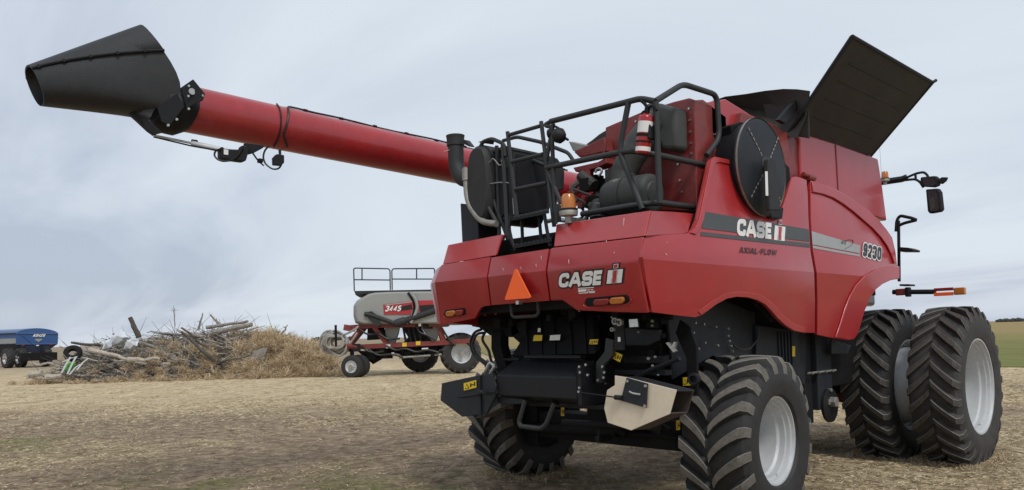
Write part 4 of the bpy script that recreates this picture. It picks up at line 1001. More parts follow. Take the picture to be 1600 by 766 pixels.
def pictogram(BL, BR, TL, nrm, parent):
    o_ = decal('warning_label', [BL, BR, V(BR)+V(TL)-V(BL), TL], 'yellow', parent, lift=.004, nrm=nrm)
    bm = BM()
    def q(u, v): return on_para(BL, BR, TL, u, v)+V(nrm).normalized()*.0065
    t_ = [q(.08, .15), q(.45, .15), q(.265, .85)]
    add_prism(bm, t_, V(nrm)*.001)
    for u0, u1, v0, v1 in ((.52, .62, .25, .75), (.62, .72, .42, .58), (.74, .82, .42, .55), (.84, .93, .25, .8)):
        add_prism(bm, [q(u0, v0), q(u1, v0), q(u1, v1), q(u0, v1)], V(nrm)*.001)
    part('pictogram', bm, 'decal_black', o_, weld=False)
    bm = BM(); add_prism(bm, [on_para(BL, BR, TL, u, v)+V(nrm).normalized()*.0085 for u, v in ((.15, .22), (.38, .22), (.265, .66))], V(nrm)*.001)
    part('pictogram', bm, 'yellow', o_)
    return o_
pictogram((-1.158,-1.285,1.107), (-0.97,-1.285,1.144), (-1.16,-1.285,1.179), (0, -1, 0), lsp)
# right deflector
fpts = [(0.73,-1.28,1.29),(0.856,-1.28,1.277),(1.071,-1.28,1.237),(1.319,-1.28,1.192),(1.249,-1.28,1.007),(0.876,-1.28,0.857),(0.639,-1.28,0.904),(0.607,-1.28,1.02),(0.645,-1.28,1.17),(0.727,-1.28,1.212)]
rsp = slab('deflector_plate', fpts, (0, .012, 0), 'beige', CH, bevel=.002)
dv = V((1.275,-0.98,1.17))-V((1.319,-1.28,1.192))
bm = BM()
top_ = [V(p) for p in fpts[:4]]; bot_ = [V(p) for p in fpts[5:8]]
add_loft(bm, [[p+V((0, .013, 0)), p+dv, p+dv+V((0, 0, -.012)), p+V((0, .013, -.012))] for p in top_])
part('deflector_top', bm, 'blue_black', rsp, bevel=.002)
bm = BM()
lo_ = [V(p) for p in fpts[4:7]]
add_loft(bm, [[p+V((0, .013, 0)), p+dv, p+dv+V((0, 0, .012)), p+V((0, .013, .012))] for p in lo_])
add_prism(bm, [V(p)+dv for p in fpts], (0, .012, 0))
part('deflector_shell', bm, 'tan_in', rsp, bevel=.002)
slab('deflector_lid', [(0.864,-1.29,1.278),(1.069,-1.29,1.235),(1.048,-1.29,1.045),(0.798,-1.29,1.092)], (0, -.012, 0), 'blue_black', rsp, bevel=.003)
bm = BM()
for p_ in [(0.881,-1.305,1.251),(1.055,-1.305,1.218),(1.041,-1.305,1.061)]: add_cyl(bm, p_, V(p_)+V((0, -.01, 0)), .012, n=8)
part('lid_bolts', bm, 'steel', rsp, smooth=True, weld=False)
tube('lid_handle', [(0.897,-1.31,1.168),(0.925,-1.31,1.157),(0.969,-1.31,1.151),(1.006,-1.31,1.149)], .009, 'steel', rsp, n=6)
bm = BM(); add_tube(bm, [(0.372,-1.3,1.142),(0.567,-1.3,1.13),(0.748,-1.3,1.116)], .006, .02, 6); add_cyl(bm, (0.749,-1.31,1.117), (0.821,-1.31,1.115), .02, n=8)
part('release_cable', bm, 'black', rsp, smooth=True)
# brackets, hoses, lamps in the dark under the hood
slab('bracket_arm', [(0.498,-1.1,1.597),(0.581,-1.1,1.58),(0.568,-1.1,1.444),(0.453,-1.1,1.346),(0.44,-1.1,1.209),(0.372,-1.1,1.207),(0.383,-1.1,1.389),(0.479,-1.1,1.477)], (0, .04, 0), 'rail', CH, bevel=.008)
bm = BM()
for p_ in [(0.495,-1.12,1.304),(0.486,-1.12,1.26),(0.422,-1.12,1.237),(0.476,-1.12,1.353)]: add_cyl(bm, p_, V(p_)+V((0, -.012, 0)), .012, n=8)
part('bolts', bm, 'steel', CH, weld=False)
pictogram((0.527,-1.05,1.421), (0.609,-1.05,1.388), (0.558,-1.05,1.481), (0, -1, 0), CH)
pictogram((0.232,-1,1.542), (0.328,-1,1.541), (0.245,-1,1.585), (0, -1, 0), CH)
wl2 = boxp('work_lamp', V((0.821,-1.2,1.67)), V((0.881,-1.12,1.756)), 'black', CH, bevel=.01)
decal('lamp_lens', [(0.842,-1.205,1.68),(0.929,-1.205,1.683),(0.922,-1.205,1.745),(0.838,-1.205,1.743)], 'lampglass', wl2, lift=.001, nrm=(0, -1, 0))
bm = BM()
for p_, r_ in (((0.705,-1.2,1.734), .03), ((0.751,-1.2,1.722), .03), ((0.672,-1.2,1.666), .018)):
    add_lathe(bm, V(p_), (0, -1, 0), [(0, r_), (.03, r_), (.03, r_*.6), (.01, r_*.55), (.01, .001)], n=14)
part('hydraulic_coupler', bm, 'zinc', CH, smooth=True)
boxp('coupler_bracket', V((0.647,-1.17,1.49)), V((0.743,-1.14,1.764)), 'black', CH)
boxp('label_plate', V((0.695,-1.18,1.564)), V((0.72,-1.175,1.601)), 'white', CH, bevel=0)
slab('under_panel', [(0.552,-0.9,1.68),(0.913,-0.9,1.65),(0.883,-0.9,1.56),(0.79,-0.9,1.523),(0.559,-0.9,1.525)], (0, .05, 0), 'blue_black', CH)
bm = BM(); add_box(bm, V((0.493,-0.85,1.373)), V((0.894,-0.75,1.431))); add_box(bm, V((0.422,-0.9,1.274)), V((0.956,-0.8,1.316)))
add_tube(bm, [(0.668,-0.95,1.243),(0.817,-0.95,1.311),(0.999,-0.95,1.371),(1.137,-0.95,1.418)], .02, .03, 8)
part('cross_tube', bm, 'black', CH)
bm = BM(); add_prism(bm, [(0.972,-0.9,1.543),(0.997,-0.9,1.548),(1.069,-0.9,1.474),(1.044,-0.9,1.463)], (0, .03, 0)); add_prism(bm, [(1.027,-0.9,1.516),(1.054,-0.9,1.552),(1.072,-0.9,1.547),(1.051,-0.9,1.489)], (0, .03, 0))
part('spreader_blade', bm, 'steel', CH)
slab('side_arch_plate', [(0.929,-0.62,1.733),(1.029,-0.62,1.665),(1.085,-0.62,1.512),(1.077,-0.62,1.083),(0.977,-0.62,1.079),(0.979,-0.62,1.404),(0.879,-0.62,1.624)], (0, .03, 0), 'blacker', CH)
pictogram((0.996,-0.7,1.177), (1.072,-0.7,1.184), (0.996,-0.7,1.247), (0, -1, 0), CH)
bm = BM(); add_lathe(bm, V((1.144,-0.75,1.242)), (.3, -1, 0), [(0, .05), (.04, .055), (.06, .045), (.06, .03), (.02, .03), (.02, .001)], n=16)
part('pulley', bm, 'black', CH, smooth=True)
er = random.Random(11)
def fitting(lo, hi):
    bm_ = BM(); add_box(bm_, lo, hi); part('fitting', bm_, 'blacker', CH, bevel=.004)
for k in range(40):
    x, y, z = er.uniform(-1.25, 1.0), er.uniform(-1.0, -.7), er.uniform(1.76, 1.95)
    s = er.uniform(.02, .05); fitting((x-s, y-s, z-s), (x+s, y+s, z+s))
for k in range(18):
    x, y, z = er.uniform(.35, .95), er.uniform(-.95, -.62), er.uniform(1.25, 1.85)
    s = er.uniform(.02, .05); fitting((x-s, y-s, z-s*.6), (x+s, y+s, z+s*.8))
for k in range(12):
    x, z = er.uniform(-.2, .9), er.uniform(.75, 1.05)
    cylp('rod', (x, -.35, z), (x+er.uniform(-.3, .3), -.35, z+er.uniform(-.1, .1)), er.uniform(.012, .05), 'blacker', CH, n=8)
bm = BM(); er = random.Random(5)
for k in range(34):
    x = er.uniform(-1.2, 1.0); z = er.uniform(1.15, 1.93) if x > .3 else er.uniform(1.82, 1.97)
    p_ = V((x, -1.03 if x < .3 else -.93, z)); add_cyl(bm, p_, p_+V((0, -.015, 0)), er.choice((.008, .01, .013)), n=7)
part('bolts', bm, 'zinc', CH, weld=False)
slab('left_bracket', [(-1.114,-0.95,1.684),(-0.971,-0.95,1.681),(-0.977,-0.95,1.54),(-0.935,-0.95,1.412),(-0.851,-0.95,1.21),(-0.971,-0.95,1.208),(-1.068,-0.95,1.379),(-1.121,-0.95,1.509)], (0, .12, 0), 'blacker', CH, bevel=.01)
bm = BM(); add_prism(bm, [(-0.874,-0.9,1.697),(-0.799,-0.9,1.759),(-0.654,-0.9,1.786),(-0.668,-0.9,1.442),(-0.876,-0.9,1.423),(-0.752,-0.9,1.562),(-0.85,-0.9,1.626)], (0, .1, 0)); part('hood_gusset', bm, 'blacker', CH)
tubes('hydraulic_hose', [[(-1.091,-1.1,1.705),(-1.199,-1.1,1.682),(-1.272,-1.1,1.579),(-1.237,-1.1,1.469),(-1.104,-1.1,1.386),(-0.936,-1.1,1.305),(-0.813,-1.1,1.17)], [(-1.042,-1.12,1.672),(-1.148,-1.12,1.662),(-1.221,-1.12,1.547),(-1.146,-1.12,1.444),(-1.005,-1.12,1.374),(-0.841,-1.12,1.295),(-0.773,-1.12,1.173)], [(-1.071,-1.05,1.697),(-1.151,-1.05,1.609),(-1.04,-1.05,1.492),(-1.024,-1.05,1.416),(-0.954,-1.05,1.29)]], .014, 'cable', CH, rad=.12)
tube('spreader_link', [(-0.948,-1.2,1.279),(-0.861,-1.2,1.385),(-0.798,-1.2,1.349),(-0.885,-1.2,1.237)], .018, 'steel', CH)
slab('frame_drop', [(-1.463,-0.9,1.832),(-0.85,-0.9,1.843),(-0.748,-0.9,1.662),(-0.877,-0.9,1.62),(-0.999,-0.9,1.629),(-1.19,-0.9,1.645),(-1.355,-0.9,1.728),(-1.467,-0.9,1.744)], (0, .12, 0), 'blacker', CH)
bm = BM(); add_cyl(bm, (0.661,-0.6,0.797), (-0.478,-0.6,0.772), .03, n=10); add_box(bm, V((-0.077,-0.6,0.616)), V((-0.043,-0.4,0.669))); add_cyl(bm, (-0.013,-0.62,0.623), (-0.008,-0.62,0.737), .012, n=8)
part('tie_rod', bm, 'black', CH)
pictogram((0.772,-0.5,0.772), (0.812,-0.5,0.775), (0.776,-0.5,0.856), (0, -1, 0), CH)
pictogram((-0.594,-0.5,0.819), (-0.55,-0.5,0.821), (-0.59,-0.5,0.902), (0, -1, 0), CH)

# ================================================================== FIRE EXTINGUISHER (strapped to the rail)
f0 = V((0.911,-1.04,3.12)); f1 = V((0.967,-1.04,3.441))
FE = thing('fire_extinguisher', 'red fire extinguisher with white label strapped upright to the deck handrail', 'fire extinguisher', tuple(f0))
fd = (f1-f0).normalized(); fl = (f1-f0).length
bm = BM(); add_lathe(bm, f0, fd, [(0, .001), (0, .058), (.012, .062), (fl*.9, .062), (fl*.95, .055), (fl*.99, .03), (fl, .025), (fl, .001)], n=28)
part('cylinder', bm, 'ext_red', FE, smooth=True)
bm = BM(); add_lathe(bm, f0, fd, [(fl*.52, .0622), (fl*.52, .0632), (fl*.80, .0632), (fl*.80, .0622)], n=28)
part('label_band', bm, 'white', FE, smooth=True)
bm = BM(); add_lathe(bm, f0, fd, [(fl*.05, .0622), (fl*.05, .0630), (fl*.16, .0630), (fl*.16, .0622)], n=28)
part('label_band', bm, 'white', FE, smooth=True)
bm = BM(); add_lathe(bm, f0, fd, [(fl*.42, .0625), (fl*.42, .0665), (fl*.49, .0665), (fl*.49, .0625)], n=28)
add_lathe(bm, f0, fd, [(fl*.27, .0625), (fl*.27, .0665), (fl*.31, .0665), (fl*.31, .0625)], n=28)
part('strap', bm, 'blacker', FE, smooth=True)
boxp('bracket', f0+V((.05, -.03, .1)), f0+V((.10, .05, fl*.7)), 'black', FE)
bm = BM(); add_cyl(bm, f1, f1+fd*.05, .022, n=12); add_tube(bm, [f1+fd*.04, f1+fd*.06+V((.06, -.01, .0)), f1+fd*.03+V((.11, -.02, -.03))], .012, .03, 6)
add_tube(bm, [f1+fd*.05, f1+fd*.09+V((-.03, 0, 0)), f1+fd*.12+V((-.09, .0, .02))], .014, .03, 6)
add_tube(bm, [f1+fd*.03, f1+V((-.03, -.02, .02)), f1+V((-.065, -.02, -.10))], .009, .03, 6)
part('valve_handle', bm, 'blacker', FE, smooth=True)

# ================================================================== AIR CART behind the combine
AWAY = V((-.7193, .6947, 0)); RIGHT = V((.6947, .7193, 0))
av = V((-.7937, .6083, 0))           # horizontal view direction towards the air cart
ac0 = V((-22.95,14.125,0.001)); ac0.z = 0
AC = thing('air_cart', 'grey-tanked seeding air cart on a red frame, standing in the field behind the combine', 'air cart', tuple(ac0))
M['tank_grey'] = mat('tank_grey', (.285, .30, .297), .42, var=.08, scale=1.2, dust=(.36, .3, .22), dust_amt=.15, updust=.15)
M['hose_beige'] = mat('hose_beige', (.30, .285, .26), .6, var=.3, scale=5)
M['red_cart'] = mat('red_cart_paint', (.17, .006, .009), .42, coat=.1, var=.15, scale=2, dust=DUST, dust_amt=.12, updust=.1)
# tank: lofted across its width
side = [(-24.501,12.293,3.071),(-24.393,12.39,3.29),(-24.028,12.746,3.582),(-23.832,12.946,3.63),(-23.405,13.386,3.647),(-22.361,14.469,3.628),(-21.589,15.271,3.597),(-21.207,15.673,3.499),(-20.809,16.121,3.009),(-20.719,16.249,2.532),(-20.857,16.135,2.147),(-21.283,15.694,2.136),(-22.828,14.09,2.197),(-24.297,12.567,2.227),(-24.485,12.365,2.318),(-24.526,12.3,2.627)]
cz = sum((V(p) for p in side), V((0, 0, 0)))/len(side)
bm = BM(); rg = []
for t, s in ((-.55, .93), (-.2, .985), (.2, 1.0), (2.2, 1.0), (2.6, .985), (2.95, .93)):
    rg.append([cz+(V(p)-cz)*s+av*(t+.2) for p in side])
add_loft(bm, rg)
tk = part('tank', bm, 'tank_grey', AC, bevel=.06, seg=3, smooth=True, angle=25)
fr = lambda pts, d: [V(p)+av*d for p in pts]
bm = BM()
add_prism(bm, fr([(-23.563,13.265,3.076),(-22.685,14.165,3.2),(-22.672,14.199,2.916),(-22.77,14.12,2.616),(-23.565,13.294,2.647)], -.36), -av*.02)
add_prism(bm, fr([(-22.52,14.335,3.202),(-21.611,15.277,3.194),(-21.643,15.286,2.624),(-22.513,14.384,2.645)], -.36), -av*.02)
dc = part('side_panel', bm, 'decal_red', tk)
bm = BM(); add_prism(bm, fr([(-23.077,13.778,2.945),(-22.722,14.137,3.057),(-22.696,14.18,2.833),(-23.086,13.78,2.779)], -.385), -av*.003); add_prism(bm, fr([(-22.493,14.378,2.992),(-21.62,15.279,3.041),(-21.638,15.284,2.708),(-22.47,14.423,2.713)], -.385), -av*.003)
part('stripe', bm, 'decal_black', dc)
bm = BM(); add_prism(bm, fr([(-23.515,13.315,3.066),(-22.696,14.155,3.184),(-22.688,14.166,3.139),(-23.517,13.316,3.027)], -.385), -av*.003); part('stripe', bm, 'decal_silver', dc)
a = [V(p)-av*.388 for p in [(-23.531,13.32,2.768),(-23.067,13.801,2.764),(-23.488,13.346,3.02)]]
text('lettering', '3445', a[0], a[1], a[2], 'decal_black', dc, lift=.002, weight=.22, grow=.06, shear=.15)
text('lettering', '3445', a[0], a[1], a[2], 'white', dc, lift=.012, weight=.22, shear=.15)
tube('tank_strap', fr([(-22.791,14.029,3.561),(-22.655,14.194,3.221),(-22.625,14.25,2.886),(-22.711,14.185,2.555),(-22.828,14.09,2.197)], -.37), .055, 'blacker', tk, rad=.2)
tube('fill_tube', fr([(-22.713,14.109,3.558),(-22.576,14.274,3.246),(-22.548,14.33,2.883),(-22.631,14.264,2.607),(-22.786,14.129,2.251)], -.43), .07, 'tank_grey', tk, rad=.3, n=10)
# platform and rails
bm = BM(); add_prism(bm, fr([(-24.418,12.333,3.709),(-24.379,12.386,3.526),(-24.009,12.766,3.581),(-23.717,13.066,3.598),(-21.899,14.95,3.595),(-21.894,14.949,3.679)], -.1), av*2.4)
pl_ = part('platform', bm, 'rail', AC, bevel=.01)
d = -.12
rl = [fr([(-24.408,12.343,3.708),(-24.374,12.308,4.668),(-24.314,12.368,4.694),(-23.331,13.391,4.627),(-23.287,13.442,4.556),(-23.324,13.465,3.707)], d), fr([(-23.266,13.525,3.705),(-23.229,13.502,4.553),(-23.177,13.551,4.621),(-21.959,14.814,4.587),(-21.945,14.836,4.503),(-21.991,14.849,3.669)], d), fr([(-24.4,12.315,4.196),(-23.3,13.459,4.138)], d), fr([(-23.24,13.518,4.178),(-21.966,14.841,4.127)], d), fr([(-24.122,12.569,4.672),(-24.15,12.576,4.172)], d), fr([(-22.481,14.273,4.608),(-22.506,14.28,4.163)], d)]
tubes('guard_rail', rl, .028, 'rail', AC, rad=.08, n=7)
# frame
def beam(pts, w, d0, th):
    bm_ = BM()
    pts = [V(p) for p in pts]
    for a_, b_ in zip(pts[:-1], pts[1:]):
        d_ = (b_-a_).normalized(); n_ = d_.cross(av).normalized()*w/2
        add_prism(bm_, [a_-n_+av*d0-d_*w*.3, b_-n_+av*d0+d_*w*.3, b_+n_+av*d0+d_*w*.3, a_+n_+av*d0-d_*w*.3], av*th)
    return bm_
for d in (-.05, 1.9):
    nm = 'frame_rail'
    part(nm, beam([(-24.709,12.147,2.132),(-23.932,12.948,2.185),(-21.669,15.293,2.166)], .20, d, .14), 'red_cart', AC, bevel=.01, weld=False)
    part(nm, beam([(-24.815,12.101,1.259),(-21.908,15.105,1.353),(-20.897,16.146,1.425)], .20, d-.01, .15), 'red_cart', AC, bevel=.01, weld=False)
    part('frame_brace', beam([(-24.263,12.608,2.143),(-24.792,12.12,1.328)], .20, d+.012, .12), 'red_cart', AC, bevel=.01, weld=False)
    part('frame_brace', beam([(-23.915,12.969,2.129),(-23.57,13.381,1.391)], .20, d+.012, .12), 'red_cart', AC, bevel=.01, weld=False)
    part('frame_brace', beam([(-21.975,14.972,2.219),(-21.827,15.185,1.406)], .22, d+.012, .12), 'red_cart', AC, bevel=.01, weld=False)
part('cross_beam', beam([(-24.767,12.087,2.135),(-24.652,12.208,2.102)], .26, -.1, 2.2), 'red_cart', AC, bevel=.01, weld=False)
bm = BM()
for q in ([(-23.602,13.289,2.2),(-23.138,13.77,2.182),(-23.196,13.735,1.85),(-23.338,13.622,1.382),(-23.492,13.462,1.388),(-23.588,13.336,1.754)], [(-22.521,14.411,2.157),(-21.941,15.013,2.135),(-21.963,15.019,1.745),(-22.036,14.963,1.47),(-22.175,14.824,1.419),(-22.385,14.577,1.818)]):
    a_ = fr(q, .3); b_ = fr(q, 1.6); add_loft(bm, [a_, b_])
part('hopper', bm, 'tank_grey', AC, bevel=.03)
bm = BM()
for q in ([(-24.128,12.749,2.137),(-23.647,13.25,2.09),(-23.559,13.378,1.585),(-24.18,12.738,1.554)], [(-23.1,13.81,2.18),(-22.521,14.411,2.157),(-22.32,14.661,1.592),(-22.867,14.101,1.502)]):
    add_loft(bm, [fr(q, .5), fr(q, 1.5)])
part('meter_housing', bm, 'black', AC, bevel=.03)
bm = BM()
add_tube(bm, fr([(-24.135,12.7,2.695),(-23.87,12.982,2.601),(-23.214,13.689,2.213)], -.4), .10, .2, 10); add_tube(bm, fr([(-23.213,13.689,2.24),(-22.042,14.863,2.751)], -.4), .13, .05, 12)
add_lathe(bm, V((-23.172,13.728,2.267))-av*.4, (V((-22.042,14.863,2.751))-V((-23.172,13.728,2.267))), [(-.1, .001), (-.1, .17), (.3, .17), (.35, .13)], n=12)
add_prism(bm, fr([(-24.152,12.679,2.751),(-23.917,12.919,2.798),(-23.772,13.082,2.625),(-23.679,13.208,2.203),(-23.837,13.049,2.154),(-24.014,12.844,2.439)], -.45), av*.3)
part('loading_auger', bm, 'plastic', AC, smooth=True)
er = random.Random(21)
bm = BM(); add_prism(bm, fr([(-24.139,12.803,1.246),(-21.911,15.106,1.297),(-21.923,15.11,1.075),(-22.513,14.511,0.903),(-22.904,14.112,0.835),(-23.438,13.548,0.968),(-23.869,13.109,0.873),(-24.095,12.867,0.994)], .3), av*1.2)
part('sub_frame', bm, 'blacker', AC, bevel=.01)
for k in range(26):
    p_ = V((-22.895,14.109,1.002))+RIGHT*er.uniform(-1.7, 1.4)+V((0, 0, er.uniform(-.12, .15)))+av*er.uniform(.1, .5)
    s = er.uniform(.06, .2); boxp('fitting', (p_.x-s, p_.y-s, p_.z-s), (p_.x+s, p_.y+s, p_.z+s*.6), 'blacker', AC)
slab('chute', fr([(-24.513,12.424,1.122),(-24.053,12.906,1.048),(-23.763,13.232,0.702),(-24.045,12.955,0.49),(-24.262,12.71,0.777)], .4), av*.3, 'blacker', AC)
cylp('drive_shaft', V((-23.218,13.792,0.764)), V((-21.935,15.113,0.853)), .05, 'zinc', AC, n=8)
for px0 in (0, 25.5, 47):
    bl, br, tl_ = [V(p)-av*.07+RIGHT*px0*.02785+V((0, 0, px0*.0022)) for p in [(-23.6,13.365,1.183),(-23.465,13.505,1.186),(-23.591,13.362,1.35)]]
    decal('warning_label', [bl, br, br+tl_-bl, tl_], 'yellow' if px0 else 'white', AC, lift=.004, nrm=tuple(-av))
    
decal('label_plate', fr([(-23.437,13.548,0.996),(-23.36,13.628,0.992),(-23.366,13.63,0.881),(-23.443,13.55,0.884)], -.1), 'white', AC, nrm=tuple(-av))
decal('label_plate', fr([(-22.518,14.487,1.154),(-22.325,14.688,1.161),(-22.328,14.688,1.105),(-22.522,14.488,1.099)], -.1), 'white', AC, nrm=tuple(-av))
decal('label_plate', fr([(-22.553,14.37,2.27),(-22.476,14.45,2.267),(-22.485,14.452,2.1),(-22.562,14.372,2.103)], -.2), 'white', AC, nrm=tuple(-av))
for q_ in ([(-24.382,12.489,2.092),(-24.109,12.794,1.774),(-23.776,13.134,1.845),(-23.522,13.419,1.556),(-23.152,13.799,1.597)], [(-23.594,13.363,1.308),(-23.316,13.667,1.074),(-23.001,13.986,1.173),(-22.703,14.31,0.967),(-22.348,14.669,1.092),(-22.008,15.032,0.939)], [(-24.142,12.803,1.19),(-23.869,13.109,0.873),(-23.44,13.549,0.94),(-23.1,13.912,0.787)], [(-22.636,14.291,2.162),(-22.558,14.397,1.825),(-22.314,14.659,1.703),(-22.093,14.903,1.5)], [(-24.308,12.621,1.336),(-24.204,12.745,1.109),(-23.94,13.027,0.988),(-23.665,13.306,1.06)], [(-21.87,15.095,2.02),(-21.754,15.24,1.681),(-21.634,15.385,1.398),(-21.489,15.548,1.225)]):
    tube('air_hose', [V(p)-av*.12 for p in q_], .045, 'cable', AC, rad=.3, n=7)
for k in range(4):
    p_ = V((-23.029,13.892,2.066))+RIGHT*(.22*k); cylp('meter_tube', p_+av*.1, p_+av*.1-V((0, 0, .75))+RIGHT*.12, .05, 'black', AC, n=8)
boxp('control_box', V((-22.433,14.514,1.987))-av*.15, V((-22.128,14.811,2.253))+av*.1, 'black', AC)
# wheels
def cart_wheel(name, c, Rt, Rr, W, parent, axis, lugs=0, rimm='rim'):
    hub = BM(); add_cyl(hub, (-W*.7, 0, 0), (W*.7, 0, 0), .09, n=14)
    hb = raw(name, hub, 'zinc', parent); hb.location = V(c)-V(parent.location)
    hb.rotation_euler = (0, 0, math.atan2(axis.y, axis.x))
    if lugs: raw('tyre', tyre_mesh(Rt, Rr, W, lugs, .4, .05, .09, 1), ['tyre', 'lug_dark', 'lug_dark'], hb)
    else:
        b = BM(); h = W/2
        add_lathe(b, (0, 0, 0), (1, 0, 0), [(-h*.8, Rr), (-h*1.03, Rr+.05), (-h*1.03, Rt-.12), (-h*.92, Rt-.04), (-h*.6, Rt), (h*.6, Rt), (h*.92, Rt-.04), (h*1.03, Rt-.12), (h*1.03, Rr+.05), (h*.8, Rr)], n=48)
        raw('tyre', b, 'tyre', hb)
    b = BM(); f = W*.45
    add_lathe(b, (0, 0, 0), (1, 0, 0), [(-f, Rr+.02), (-f+.04, Rr-.03), (-.1, Rr-.06), (-.1, .12), (-.2, .11), (-.2, .001)], n=40)
    add_lathe(b, (0, 0, 0), (1, 0, 0), [(f, Rr+.02), (f-.04, Rr-.03), (.1, Rr-.06), (.1, .12), (.2, .11), (.2, .001)], n=40)
    for k in range(8):
        a_ = 2*PI*k/8; add_cyl(b, (.1, Rr*.5*math.cos(a_), Rr*.5*math.sin(a_)), (.14, Rr*.5*math.cos(a_), Rr*.5*math.sin(a_)), .025, n=6)
        add_cyl(b, (-.1, Rr*.5*math.cos(a_), Rr*.5*math.sin(a_)), (-.14, Rr*.5*math.cos(a_), Rr*.5*math.sin(a_)), .025, n=6)
    raw('rim', b, rimm, hb)
    return hb
ax1 = -av
wc = V((-21.668,15.962,0.905)); wc.z = .885
cart_wheel('wheel', wc, .90, .43, .6, AC, (ax1+RIGHT*.12).normalized(), 18)
wc2 = V((-25.012,16.264,0.69)); wc2.z = .885; cart_wheel('wheel', wc2, .90, .43, .6, AC, (ax1+RIGHT*.12).normalized(), 18)
cylp('axle', wc, wc2, .10, 'blacker', AC)
cc = V((-23.785,11.787,0.439)); cc.z = .47
ax2 = (ax1-RIGHT*.35).normalized()
cart_wheel('caster_wheel', cc, .48, .24, .36, AC, ax2)
cart_wheel('caster_wheel', cc-ax2*.62, .48, .24, .36, AC, ax2)
bm = BM(); add_cyl(bm, cc, cc-ax2*.62, .06, n=10); q = cc-ax2*.31
add_tube(bm, [q, q+V((0, 0, .35))-RIGHT*.15, q+V((0, 0, .75))-RIGHT*.15], .09, .1, 8); add_box(bm, q+V((-.3, -.2, .62)), q+V((.1, .2, .95)))
part('caster_fork', bm, 'black', AC, bevel=.01)
tube('draft_pole', [q+V((0, 0, .8)), V((-23.94,11.558,1.365))], .12, 'red_cart', AC)
# coiled hoses hung on the front
hb_ = []
er = random.Random(31)
hc = V((-24.372,11.391,1.482))
for k in range(12):
    r1, r2 = er.uniform(.36, .60), er.uniform(.26, .46); off = RIGHT*er.uniform(-.2, .2)+V((0, 0, er.uniform(-.14, .12)))+av*(k*.055-.3)
    hb_.append([hc+off+RIGHT*(r1*math.cos(t))*1.0+V((0, 0, r2*math.sin(t)+.05*math.sin(3*t+k)))+av*.05*math.sin(2*t) for t in [2*PI*i/26*1.03 for i in range(27)]])
hb_.append([(-24.136,11.469,1.775),(-23.903,11.701,1.902),(-23.687,11.914,2.056),(-23.606,11.99,2.161)]); hb_.append([(-24.269,11.383,1.075),(-24.035,11.614,1.229),(-23.787,11.842,1.626),(-23.659,11.955,1.892)])
tubes('seed_hose', hb_, .046, 'hose_beige', AC, rad=0, n=8)
cylp('hose_post', (-24.095,11.19,2.238), (-24.137,11.214,1.323), .05, 'blacker', AC, n=10)

# ================================================================== GRAIN CART, far left
gR_ = V((.6947, .7193, 0)); gv = V((-.9704, .2414, 0))
g0 = V((-69.655,10.435,0.143)); g0.z = 0
GC = thing('grain_cart', 'blue grain cart seen from behind at the left edge, rolled tarp on top', 'grain cart', tuple(g0))
M['blue'] = mat('blue_paint', (.008, .072, .24), .35, coat=.3, var=.1, scale=1, dust=(.2, .2, .2), dust_amt=.08, updust=.1)
M['blue_dark'] = mat('dark_blue_paint', (.006, .012, .035), .45, var=.2, scale=1, dust=(.1, .1, .1), dust_amt=.1)
rear_ = [V(p) for p in [(-70.736,9.117,2.849),(-68.277,11.67,2.752),(-68.356,11.653,1.871),(-70.776,9.143,1.934)]]
Lv = gv*4.4-RIGHT*4.6
rw = (rear_[1]-rear_[0])
twist = gv*1.3
rear2 = [p+twist*((p-rear_[0]).dot(RIGHT)/rw.length) for p in rear_]
bm = BM(); add_loft(bm, [rear2, [p+Lv for p in rear2]])
bx = part('grain_box', bm, 'blue', GC, bevel=.04)
bm = BM()
low = [V(p) for p in [(-70.758,9.162,1.917),(-68.376,11.634,1.85),(-68.904,11.12,1.392),(-69.468,10.577,0.828),(-69.985,10.041,0.848),(-70.599,9.337,1.778)]]
low2 = [p+twist*((p-rear_[0]).dot(RIGHT)/rw.length) for p in low]
add_loft(bm, [low2, [p+Lv for p in low2]]); part('hopper', bm, 'blue_dark', GC, bevel=.03)
bm = BM(); n_ = 14
prof = [(u, .42*math.sin(PI*u)**.6) for u in [i/n_ for i in range(n_+1)]]
ring = [rear2[0].lerp(rear2[1], u)+V((0, 0, h_+.02)) for u, h_ in prof]
add_loft(bm, [ring+[rear2[1], rear2[0]], [p+Lv for p in ring]+[rear2[1]+Lv, rear2[0]+Lv]]); part('roll_tarp', bm, 'blue', GC, smooth=50)
side_ = (rear2[0], rear2[0]+Lv)
bm = BM(); zz = V((0, 0, 1)); sn = Lv.cross(zz).normalized(); sn = sn if sn.dot(AWAY) < 0 else -sn
for z0, z1 in ((.38, .85),):
    add_prism(bm, [rear2[3]+zz*.08, rear2[3]+Lv+zz*.08, rear2[3]+Lv+zz*.5, rear2[3]+zz*.5], sn*.06)
part('side_band', bm, 'tank_grey', GC)
bm = BM(); add_prism(bm, [rear2[0]+zz*.03, rear2[0]+Lv+zz*.03, rear2[0]+Lv-zz*.05, rear2[0]-zz*.05], sn*.08); part('top_rail', bm, 'black', GC)
rn = (rear2[1]-rear2[0]).cross(zz).normalized(); rn = rn if rn.dot(gv) < 0 else -rn
def gpt(px, py):  # point on the cart's rear face at a fraction of its width and height
    u, v = (px-24.7)/66.6, (py-521)/17.0
    return rear2[0].lerp(rear2[1], u)*(1-v)+rear2[3].lerp(rear2[2], u)*v
text('lettering', 'KINZE', gpt(51, 526.2), gpt(70, 526.2), gpt(52.3, 521.9), 'white', bx, lift=.05, weight=.26, shear=.25)
bm = BM()
add_prism(bm, [gpt(*q)+rn*.05 for q in ((54.6, 529.5), (66.4, 529.5), (65.6, 531.5), (60.5, 534.8), (55.4, 531.5))], rn*.01); part('emblem', bm, 'tank_grey', bx)
bm = BM()
